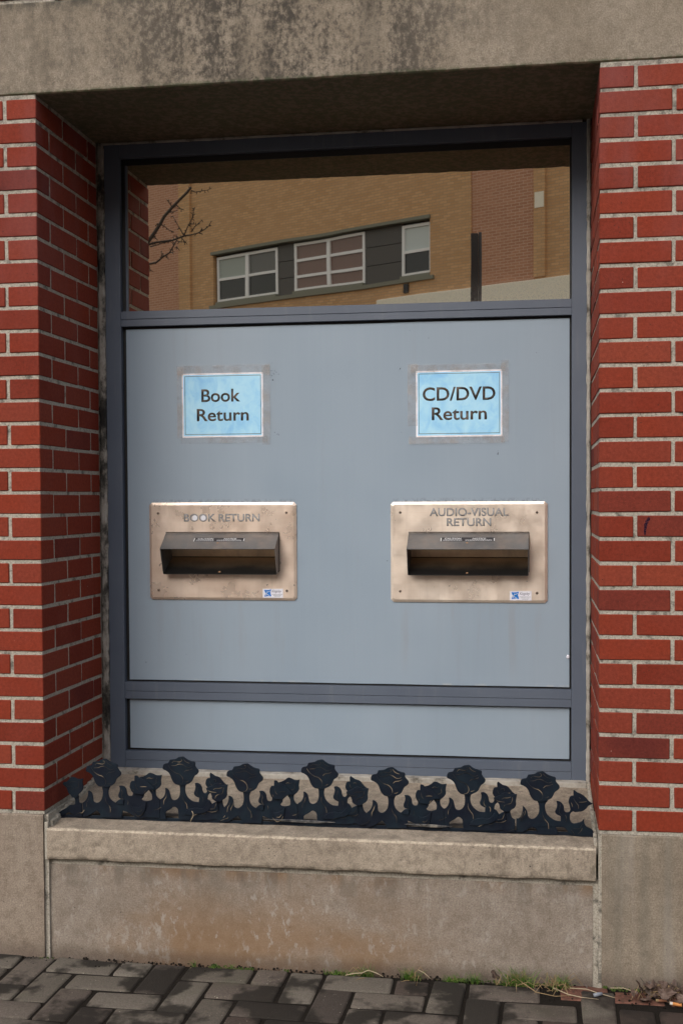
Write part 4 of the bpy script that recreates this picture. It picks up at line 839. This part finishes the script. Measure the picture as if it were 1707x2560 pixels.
    from_bm('maker_name', text_mesh('Kingsley', a+w_*.45,a+w_*.93,e+h_*.50,e+h_*.90, yF-.0003, .0001, shear=.45, bold=.0), M['navy_ink'], lab)
    bm = bmesh.new()
    for row,xa,xb in ((.38,.45,.97),(.26,.52,.90),(.12,.57,.86)):
        x = xa
        while x < xb: l = rr.uniform(.02,.07); bbox(bm, a+w_*x,a+w_*min(x+l,xb),yF-.0004,yF-.0003,e+h_*(row-.03),e+h_*(row+.035)); x += l+.012
    from_bm('small_print', bm, M['grey_ink'], lab)
    return root
slot('left steel return slot engraved BOOK RETURN with two white dots', .1642,.6635,.5935,.9165, .2218,.6058, M['steel_pink'],
     [('BOOK RETURN',.2850,.5415,.8530,.8780)], [(.1956,.8813),(.6306,.8823),(.1955,.6254),(.6306,.6255)], (.3255,.4965,.0285,.0475), (.5500,.6178,.6022,.6317), [(.3217,.8654),(.3506,.8653)])
slot('right steel return slot engraved AUDIO-VISUAL RETURN', .9738,1.4750,.5915,.9155, 1.0325,1.4158, M['steel'],
     [('AUDIO-VISUAL',1.1009,1.3526,.8689,.8948),('RETURN',1.1560,1.2975,.8369,.8619)], [(1.0055,.8813),(1.4418,.8806),(1.0045,.6264),(1.4418,.6234)], (1.1371,1.3096,.0265,.0460), (1.3560,1.4246,.5997,.6294))

# ------------------------------------------------------------------ black rose border on the sill
FY = 0.075
rbr = empty('rose_border', (W/2, FY, -0.036)); tag(rbr, 'black iron cut-out border of roses and leaves standing on the sill', 'ornamental border')
IR = M['black_iron']
def flat(name, pts, y, th=.004, mat=IR, parent=rbr, sub=3, sx=1.0, dx=0.0, dz=0.0, cx=0.0):
    P_ = [((p[0]*(sx if p[0]>cx else 1))/1000+dx, p[1]/1000+dz) for p in pts]
    bm = bmesh.new(); cutout(bm, catmull(P_, True, sub), y, y+th); return from_bm(name, bm, mat, parent)
def lines(name, ls, y, parent, wdt=.0020, sx=1.0, dx=0.0, dz=0.0):
    bm = bmesh.new()
    for l in ls: ribbon(bm, [((p[0]*(sx if p[0]>0 else 1))/1000+dx, p[1]/1000+dz) for p in l], wdt, y)
    o = from_bm(name, bm, M['slot'], parent); o['kind'] = 'stuff'; return o
FD = FENCE
stretch = [1.10,1.0,1.0,1.0,1.0,1.0,1.0]
for i,(ax,az) in enumerate(FD['anchors']):
    key = 'R' if i == 6 else ('A' if i%2 == 0 else 'B'); m_ = FD[key]; off = 0.0016*(i%2); dx = ax/1000; s_ = stretch[i]
    ref = {'A':108.1,'B':125.1,'R':109.0}[key]; dz = (az-ref)/1000
    pl = flat('stem_plate', m_['plate'], FY+off, sx=s_, dx=dx, dz=dz)
    rs = flat('rose', FD['rose'], FY-.0052+off, dx=dx, dz=az/1000)
    lines('cut_line', FD['rose_cuts'], FY-.0052+off-.0004, rs, dx=dx, dz=az/1000)
    if 'bud_back' in m_: flat('bud', m_['bud_back'], FY-.0030+off, .0028, sx=s_, dx=dx, dz=dz)
    b_ = flat('bud', m_['bud'], FY-.0085+off, .0035, sx=s_, dx=dx, dz=dz)
    for nm in ('leaf','leaf_low'):
        if nm in m_: flat('leaf', m_[nm], FY-(.0045 if nm=='leaf' else .0040)+off, .003, sx=s_, dx=dx, dz=dz)
    # slots: those over the front bud sit on it, the rest on the plate
    hi = [l for l in m_['cuts']]
    lines('cut_line', hi, FY-.0093+off, b_, sx=s_, dx=dx, dz=dz, wdt=.0018)
flat('stem_plate', FD['L']['plate'], FY+.0016); b_ = flat('bud', FD['L']['bud'], FY-.004, .004); lines('cut_line', FD['L']['cuts'], FY-.0046, b_)
bm = bmesh.new(); bbox(bm, .004,1.5965,FY+.006,FY+.034,-.0400,-.0335,.001); bbox(bm, .006,1.5960,FY+.0062,FY+.0095,-.0340,-.0255,.001)
from_bm('base_rail', bm, IR, rbr)
bm = bmesh.new(); bbox(bm, .02,1.585,FY+.034,FY+.070,-.040,-.0285,.002); bl = from_bm('timber_batten', bm, plain('damp_dark_timber',(0.055,0.045,0.035),.9), rbr)
for x0_,x1_ in ((.645,.86),(1.06,1.20)):
    flat('worn_strip', [[x0_*1000,-16],[(x0_*.7+x1_*.3)*1000,-14],[(x0_*.3+x1_*.7)*1000,-15],[x1_*1000,-18],[(x0_*.3+x1_*.7)*1000,-23],[(x0_*.7+x1_*.3)*1000,-21]], FY-.0065, .002, mat=M['worn'])

# pale dry stalk hanging on the border
def twig(name, label, pts, rad, mat, cat='twig', group=None):
    bm = bmesh.new(); tube(bm, pts, rad, 6); o = from_bm(name, bm, mat, smooth=True); tag(o, label, cat, group); return o
twig('dry_stalk', 'short pale stalk caught on the black rose border', [(.432,.058,.004),(.4355,.0585,-.003),(.436,.058,-.011),(.431,.057,-.019),(.4285,.0565,-.0265)], .0012, M['pale_straw'])
# ------------------------------------------------------------------ opposite building (seen reflected in the pane)
ob = empty('tan_brick_building', (0.8, 1.006-24.0, GZ-0.04), R(28)); tag(ob, 'tan brick building across the street, reflected in the transom glass', 'building')
ZB = GZ-0.04
def fb(name, s0,s1,d0,d1,z0,z1, mat, parent=None, bev=0):
    o = box(name, s0,s1,d0,d1,z0-ZB,z1-ZB, mat, None, bev); o.parent = parent or ob; return o
O0,O1,OZ0,OZ1 = -9.25,-2.10,6.29,7.77
fb('wall', -22,-10.50,-9,0-.04,ZB,11.2, M['rust_brick'])
fb('wall', -10.50,O0,-9,0,ZB,11.2, M['tan']); fb('wall', O1,-0.96,-9,0,ZB,11.2, M['tan']); fb('wall', -0.96,0.71,-9,-.035,ZB,11.2, M['rust_brick']); fb('wall', 0.71,16,-9,0,ZB,11.2, M['tan'])
fb('wall', O0,O1,-9,0,ZB,OZ0, M['tan']); fb('wall', O0,O1,-9,0,OZ1,11.2, M['tan']); fb('wall', O0,O1,-9,-.35,OZ0,OZ1, M['spandrel'])
fb('pilaster', -10.50,-10.07,0,.07,6.0,11.1, M['tan']); fb('pilaster', 0.72,1.0,0,.07,5.95,11.1, M['tan'])
fb('stone_block', .75,.98,.07,.085,7.50,7.85, M['lime'])
fb('stone_band', -3.6,16.1,0,.14,4.9,5.89, M['lime'], bev=.02); fb('coping', -22,16.1,-.3,.12,11.203,11.4, M['lime'])
fb('head_shelf', O0-.05,O1+.02,-.16,.06,OZ1-.06,OZ1+.02, M['sillpaint']); fb('window_ledge', O0-.1,O1+.12,-.2,.07,OZ0-.06,OZ0+.035, M['sillpaint'])
def win(s0,s1,z0,z1, mull, rails, panes):
    wf = empty('window'); wf.parent = ob
    bm = bmesh.new(); t=.07; y0,y1=-.16,-.09
    for a in ((s0,s0+t,z0,z1),(s1-t,s1,z0,z1),(s0+t,s1-t,z0,z0+t),(s0+t,s1-t,z1-t,z1)): bbox(bm, a[0],a[1],y0,y1,a[2]-ZB,a[3]-ZB)
    if mull: bbox(bm, mull-.055,mull+.055,y0,y1+.01,z0+t-ZB,z1-t-ZB)
    for r_ in rails: bbox(bm, s0+t,s1-t,y0,y1-.004,r_-.035-ZB,r_+.035-ZB)
    bmo = from_bm('frame', bm, M['whitewin']); bmo.parent = wf
    for (a,b,c_,d,mt) in panes:
        o = box('pane', a,b,-.15,-.135,c_-ZB,d-ZB, M[mt]); o.parent = wf
    o = box('sill', s0,s1,-.16,0.0,z0-.12-ZB,z0-.002-ZB, M['sillpaint']); o.parent = wf
    return wf
win(-9.18,-6.98,6.41,7.65,-8.06,[7.03],[(-9.12,-8.1,7.04,7.6,'pane_blind'),(-8.02,-7.04,7.04,7.6,'pane_mid'),(-9.12,-8.1,6.46,7.02,'pane_dark'),(-8.02,-7.04,6.46,7.02,'pane_dark')])
win(-6.42,-4.11,6.41,7.67,-5.25,[7.22,6.79],[(-6.36,-5.3,6.46,7.62,'pane_red'),(-5.2,-4.16,6.46,7.62,'pane_red')])
win(-3.0,-2.11,6.41,7.65,None,[7.0],[(-2.95,-2.16,7.01,7.6,'pane_white'),(-2.95,-2.16,6.46,6.99,'pane_dark')])
for s0,s1 in ((-6.97,-6.43),(-4.10,-3.01)):
    for z0,z1 in ((6.36,6.80),(6.815,7.25),(7.265,7.70)): fb('infill_panel', s0,s1,-.2,-.11,z0,z1, M['spandrel'])
fb('wall_vent', -2.86,-2.72,0,.05,5.98,6.2, M['dark_metal'])
# its lower storey and the rest of the front
def win2(s0,s1,z0,z1):
    wf = empty('window'); wf.parent = ob
    bm = bmesh.new(); t=.08
    for a in ((s0,s0+t,z0,z1),(s1-t,s1,z0,z1),(s0+t,s1-t,z0,z0+t),(s0+t,s1-t,z1-t,z1),((s0+s1)/2-.05,(s0+s1)/2+.05,z0+t,z1-t)): bbox(bm, a[0],a[1],.001,.06,a[2]-ZB,a[3]-ZB)
    o = from_bm('frame', bm, M['whitewin']); o.parent = wf
    o = box('pane', s0+t,s1-t,.001,.02,z0+t-ZB,z1-t-ZB, M['pane_dark']); o.parent = wf
for s0 in (-20,-16.5,-13,-9,-5.2,3.2,7.2,11.2): win2(s0,s0+2.0,1.2,3.0)
for s0 in (3.2,7.2,11.2): win2(s0,s0+2.0,6.4,7.7)

# post and tree on the near pavement (reflected too)
po = empty('street_post', (.835, 1.006-9.0, -.585)); tag(po, 'black square post by the kerb, reflected in the glass', 'post')
po.location = (0,0,0)
bm = bmesh.new(); bbox(bm, .775,.850,1.006-9.06,1.006-8.98,-.585,3.69,.004); from_bm('shaft', bm, M['dark_metal'], po)
bm = bmesh.new(); bbox(bm, .852,.884,1.006-9.08,1.006-9.03,-.585,3.71,.003); from_bm('lit_side_strip', bm, M['grey_metal'], po)  # lit side of the post, put in as a lighter grey strip
box('base_plate', .72,.94,1.006-9.15,1.006-8.88,-.584,-.565, M['dark_metal'], po)
tr = empty('street_tree', (0,0,0)); tag(tr, 'bare street tree with thin budding twigs, reflected at the left of the glass', 'tree')
TY = 1.006-8.5
bm = bmesh.new(); tube(bm, [(-3.55,TY,-.59),(-3.52,TY,.6),(-3.47,TY+.03,1.8),(-3.42,TY,2.6),(-3.36,TY-.02,3.6),(-3.28,TY,4.8),(-3.2,TY,5.8)], [.13,.11,.10,.085,.065,.04,.015], 12)
from_bm('trunk', bm, M['bark'], tr, smooth=True)
random.seed(12)
bm = bmesh.new()
def dep(pts, r0, r1, yo=0):
    n = len(pts); tube(bm, [(x, TY+yo+0.03*noise.noise(Vector((x*9,z*9,0))), z) for x,z in pts], [r0+(r1-r0)*k/(n-1) for k in range(n)], 5)
TW = TWIGS
dep([(-3.41,2.75),(-2.9,3.2)]+[tuple(p) for p in TW['limb']], .024, .0125)
dep([(-3.38,3.2),(-2.9,3.45)]+[tuple(p) for p in TW['b1']], .015, .004)
dep([(-3.42,2.6),(-2.9,3.15)]+[tuple(p) for p in TW['b5']], .015, .006)
for k,p in TW.items():
    if k in ('limb','b1','b5'): continue
    dep([tuple(q) for q in p], .0065, .0028)
for k,p in TW.items():      # buds and spur twigs
    for (xa,za),(xb,zb_) in zip(p,p[1:]):
        for _ in range(2):
            t_ = random.random(); x,z = xa+(xb-xa)*t_, za+(zb_-za)*t_; a_ = random.uniform(0,6.28); l = random.uniform(.012,.035)
            dep([(x,z),(x+l*math.cos(a_),z+l*math.sin(a_))], .0035, .0045)
from_bm('twigs', bm, M['bark'], tr, smooth=True)
bm = bmesh.new()
for i in range(16):
    a_ = random.uniform(2.0,4.6); z0 = random.uniform(3.2,5.4); l = random.uniform(.8,1.6)
    x,y,z = -3.35,TY,z0; pts=[(x,y,z)]
    for k in range(6): a_ += random.uniform(-.35,.35); x += l/6*math.cos(a_); y += l/6*math.sin(a_); z += random.uniform(.04,.2); pts.append((x,y,z))
    tube(bm, pts, [.022,.018,.014,.010,.007,.004,.002], 6)
from_bm('limbs', bm, M['bark'], tr, smooth=True)

# ------------------------------------------------------------------ grass, moss, litter along the wall foot
random.seed(31)
bm = bmesh.new()
def blade(x,y,z,h,lean,az,w_):
    n=4; L_=[];R_=[]
    for k in range(n+1):
        t_=k/n; px = x+math.cos(az)*lean*t_*t_; py = y+math.sin(az)*lean*t_*t_; pz = z+h*t_*(1-.25*t_*min(lean/h,1.6))
        ww = w_*(1-t_)**.7+.0001; L_.append(bm.verts.new((px-ww*math.sin(az)*.5-ww*.4,py+ww*math.cos(az)*.5,pz))); R_.append(bm.verts.new((px+ww*math.sin(az)*.5+ww*.4,py-ww*math.cos(az)*.5,pz)))
    for k in range(n): bm.faces.new((L_[k],R_[k],R_[k+1],L_[k+1]))
GT = [(.455,.0,14,.010,.03),(.515,0,40,.016,.018),(.565,0,26,.012,.020),(.60,-.005,20,.010,.014),(.885,0,130,.034,.022),(.958,0,110,.022,.036),(1.085,0,130,.026,.038),(1.20,0,80,.022,.024),(1.262,0,110,.034,.036),(1.385,-.005,190,.030,.056),(1.41,-.01,60,.03,.042),(1.505,-.01,130,.026,.046),(1.33,-.005,24,.02,.016)]
for x,y,n,sp,h in GT:
    for _ in range(n):
        az = random.uniform(math.pi,2*math.pi); blade(x+random.gauss(0,sp*.5), y-.004-abs(random.gauss(0,.008)), GZ-.006, random.uniform(.4,1.25)*h, random.uniform(.1,.8)*h, az, random.uniform(.0018,.0034))
gr = from_bm('grass', bm, M['grass']); tag(gr, 'sparse green grass sprouting in the joint at the foot of the wall', 'grass', kind='stuff')
bm = bmesh.new()
for x,y,n,sp in [(1.385,-.02,22,.035),(1.505,-.02,26,.03),(1.10,-.015,5,.02),(.96,-.015,5,.015),(1.8,-.05,26,.08)]:
    for _ in range(n):
        a_=random.uniform(0,6.28); l=random.uniform(.02,.06); x0_=x+random.gauss(0,sp*.6); y0_=min(y+random.gauss(0,.018),-.008); z0_=GZ+random.uniform(.001,.016)
        tube(bm, [(x0_,y0_,z0_),(x0_+l*.5*math.cos(a_),min(y0_+l*.35*math.sin(a_),-.004),z0_+random.uniform(-.004,.03)),(x0_+l*math.cos(a_),min(y0_+l*.6*math.sin(a_),-.003),max(z0_-random.uniform(0,.03),GZ+.001))], [.0011,.0009,.0005], 4)
st_ = from_bm('dry_grass', bm, M['straw']); tag(st_, 'matted dry brown grass under the green tufts at the wall foot', 'dry grass', kind='stuff')
bm = bmesh.new()
for x0_,x1_,n in [(.50,.63,60),(-.02,.02,8),(.84,.93,40),(1.19,1.24,50),(1.28,1.5,60),(.72,.735,8),(1.62,1.72,50)]:
    for _ in range(n):
        bmesh.ops.create_icosphere(bm, subdivisions=1, radius=random.uniform(.0015,.004), matrix=Matrix.Translation((random.uniform(x0_,x1_),random.uniform(-.014,.0),GZ-.004+random.uniform(0,.006))))
mo = from_bm('moss', bm, M['moss']); tag(mo, 'low green moss in the crack between wall and pavers', 'moss', kind='stuff')
bm = bmesh.new()
for _ in range(700):   # gritty dirt in the gap
    x = random.uniform(-.3,2.3); y = random.uniform(-.012,.013) if random.random()<.7 else random.uniform(-.05,0)
    if 1.4 < x and random.random()<.6: y = random.uniform(-.11,0)
    bmesh.ops.create_icosphere(bm, subdivisions=1, radius=random.uniform(.001,.0042), matrix=Matrix.Translation((x,min(y,-.001) if not .0065<x<1.59 else y,GZ-.005+random.uniform(0,.004))))
di = from_bm('loose_dirt', bm, M['dirt']); tag(di, 'dark loose grit in the gap along the wall foot', 'dirt', kind='stuff')

def leafm(cx,cy,cz,s,rx,ry,rz,seed):
    bm = bmesh.new(); n=14; c0 = bm.verts.new((0,0,.0)); ring=[]
    for k in range(n):
        a_=2*math.pi*k/n; r_ = s*(.62+.38*abs(math.cos(a_*1.5+seed)))*(1.25 if k==0 else 1)*(1+.15*noise.noise(Vector((k,seed,0))))
        ring.append(bm.verts.new((r_*math.cos(a_),r_*.72*math.sin(a_),s*.45*noise.noise(Vector((math.cos(a_)*1.3,math.sin(a_)*1.3,seed*2.7))))))
    for k in range(n): bm.faces.new((c0,ring[k],ring[(k+1)%n]))
    bmesh.ops.subdivide_edges(bm, edges=bm.edges[:], cuts=1)
    for v in bm.verts: v.co.z += s*.16*noise.noise(v.co*(2.2/s)+Vector((seed,0,0)))
    bmesh.ops.transform(bm, matrix=Matrix.Translation((cx,cy,cz)) @ Matrix.Rotation(rz,4,'Z') @ Matrix.Rotation(ry,4,'Y') @ Matrix.Rotation(rx,4,'X'), verts=bm.verts[:])
    return bm
for i,(x,y,z,s,rx,ry,rz,lab,mt) in enumerate([
    (1.325,-.012,.022,.020,1.0,.5,.8,'curled dark brown leaf behind the tallest grass tuft','leaf'),
    (1.575,-.020,.008,.012,.5,.2,1.8,'small silvery leaf lying at the right grass tuft','pale_leaf'),
    (1.745,-.030,.014,.026,.9,-.3,1.4,'large pale brown leaf leaning on the wall foot by the right corner','pale_leaf'),
    (1.795,-.022,.020,.026,.7,.4,.3,'dark crumpled leaf in the litter heap, nearest the pale leaf','leaf'),
    (1.830,-.050,.012,.022,.3,.3,2.2,'dark brown leaf on the front of the litter heap','leaf'),
    (1.865,-.020,.030,.030,.9,.2,.9,'upright dark leaf on top of the litter heap','leaf')]):
    o = from_bm('dead_leaf', leafm(x,y,GZ+z,s,rx,ry,rz,i*1.3+.4), M[mt], smooth=False); tag(o, lab, 'leaf', 'dead leaves along the wall foot')
bm = bmesh.new()
for i in range(70):
    b2 = leafm(random.uniform(1.70,2.15),random.uniform(-.10,-.012),GZ+random.uniform(.003,.032),random.uniform(.010,.026),random.uniform(-1,1),random.uniform(-1,1),random.uniform(0,6),i*.7)
    me_ = bpy.data.meshes.new('t'); b2.to_mesh(me_); bm.from_mesh(me_); b2.free()
o = from_bm('leaf_litter', bm, M['leaf']); tag(o, 'heap of broken brown leaves in the corner at the right edge', 'leaf litter', kind='stuff')
z = GZ+.004
twig('twig', 'pale crooked twig lying across the second grass tuft', [(.905,-.035,z+.004),(.925,-.030,z+.008),(.950,-.026,z+.009),(.968,-.020,z+.016),(.995,-.026,z+.010),(1.012,-.030,z+.003)], [.0011,.0014,.0014,.0014,.0012,.0008], M['pale_straw'], group='twigs on the pavers')
twig('twig', 'short tan twig leaning off the third grass tuft', [(1.108,-.004,z+.018),(1.125,-.012,z+.014),(1.145,-.022,z+.002)], [.0012,.0013,.0008], M['pale_straw'], group='twigs on the pavers')
twig('twig', 'long dry stalk reaching down right from the tall tuft', [(1.385,-.02,z+.016),(1.41,-.045,z+.008),(1.44,-.075,z+.002),(1.49,-.09,z),(1.54,-.082,z+.002)], [.0014,.0014,.0012,.001,.0006], M['straw'], group='twigs on the pavers')
twig('twig', 'forked pale stalk in front of the right grass tuft', [(1.485,-.055,z+.008),(1.525,-.080,z+.003),(1.56,-.092,z+.002),(1.605,-.094,z)], [.0014,.0014,.0011,.0007], M['pale_straw'], group='twigs on the pavers')
twig('twig', 'bent pale stalk ending beside the blue grey scrap', [(1.53,-.045,z+.006),(1.575,-.048,z+.007),(1.61,-.064,z+.003),(1.65,-.078,z)], [.0011,.0012,.0012,.0009], M['pale_straw'], group='twigs on the pavers')
twig('twig', 'curved tan twig lying on the red pavers', [(1.64,-.030,z+.006),(1.675,-.030,z+.008),(1.705,-.042,z+.004)], [.001,.0013,.001], M['pale_straw'], group='twigs on the pavers')
twig('twig', 'thin dark stalk leaning up against the right base block', [(1.745,-.018,z+.004),(1.722,-.004,z+.030)], [.0009,.0005], M['bark'], group='twigs on the pavers')
twig('twig', 'reddish thick twig in the litter at the right edge', [(1.765,-.064,z+.006),(1.80,-.056,z+.012),(1.85,-.050,z+.016)], [.0016,.0018,.0012], M['straw'], group='twigs on the pavers')
def butt(label, a, b, r, m1, m2):
    root = empty('cigarette_butt', a); tag(root, label, 'cigarette butt', 'cigarette butts')
    A_,B_ = Vector(a),Vector(b); bm = bmesh.new(); tube(bm, [A_,A_.lerp(B_,.25)], r*.96, 12); from_bm('burnt_end', bm, m1, root)
    bm = bmesh.new(); tube(bm, [A_.lerp(B_,.25),A_.lerp(B_,.6),B_], r, 12); from_bm('filter', bm, m2, root)
butt('orange cigarette butt lying in the litter at the lower right corner', (1.792,-.098,GZ+.006), (1.822,-.106,GZ+.0055), .0042, M['cig_white'], M['cig_orange'])
butt('faded brown cigarette butt just above the orange one', (1.757,-.083,GZ+.005), (1.786,-.082,GZ+.0055), .0036, M['straw'], plain('faded_filter',(0.22,0.095,0.05),.8))
bm = bmesh.new(); tube(bm, [(1.593,-.078,z+.003),(1.604,-.074,z+.005),(1.616,-.070,z+.006)], [.0048,.0052,.0042], 10)
o = from_bm('scrap', bm, M['pebble'], smooth=True); tag(o, 'small blue grey plastic scrap on the dark pavers', 'litter')
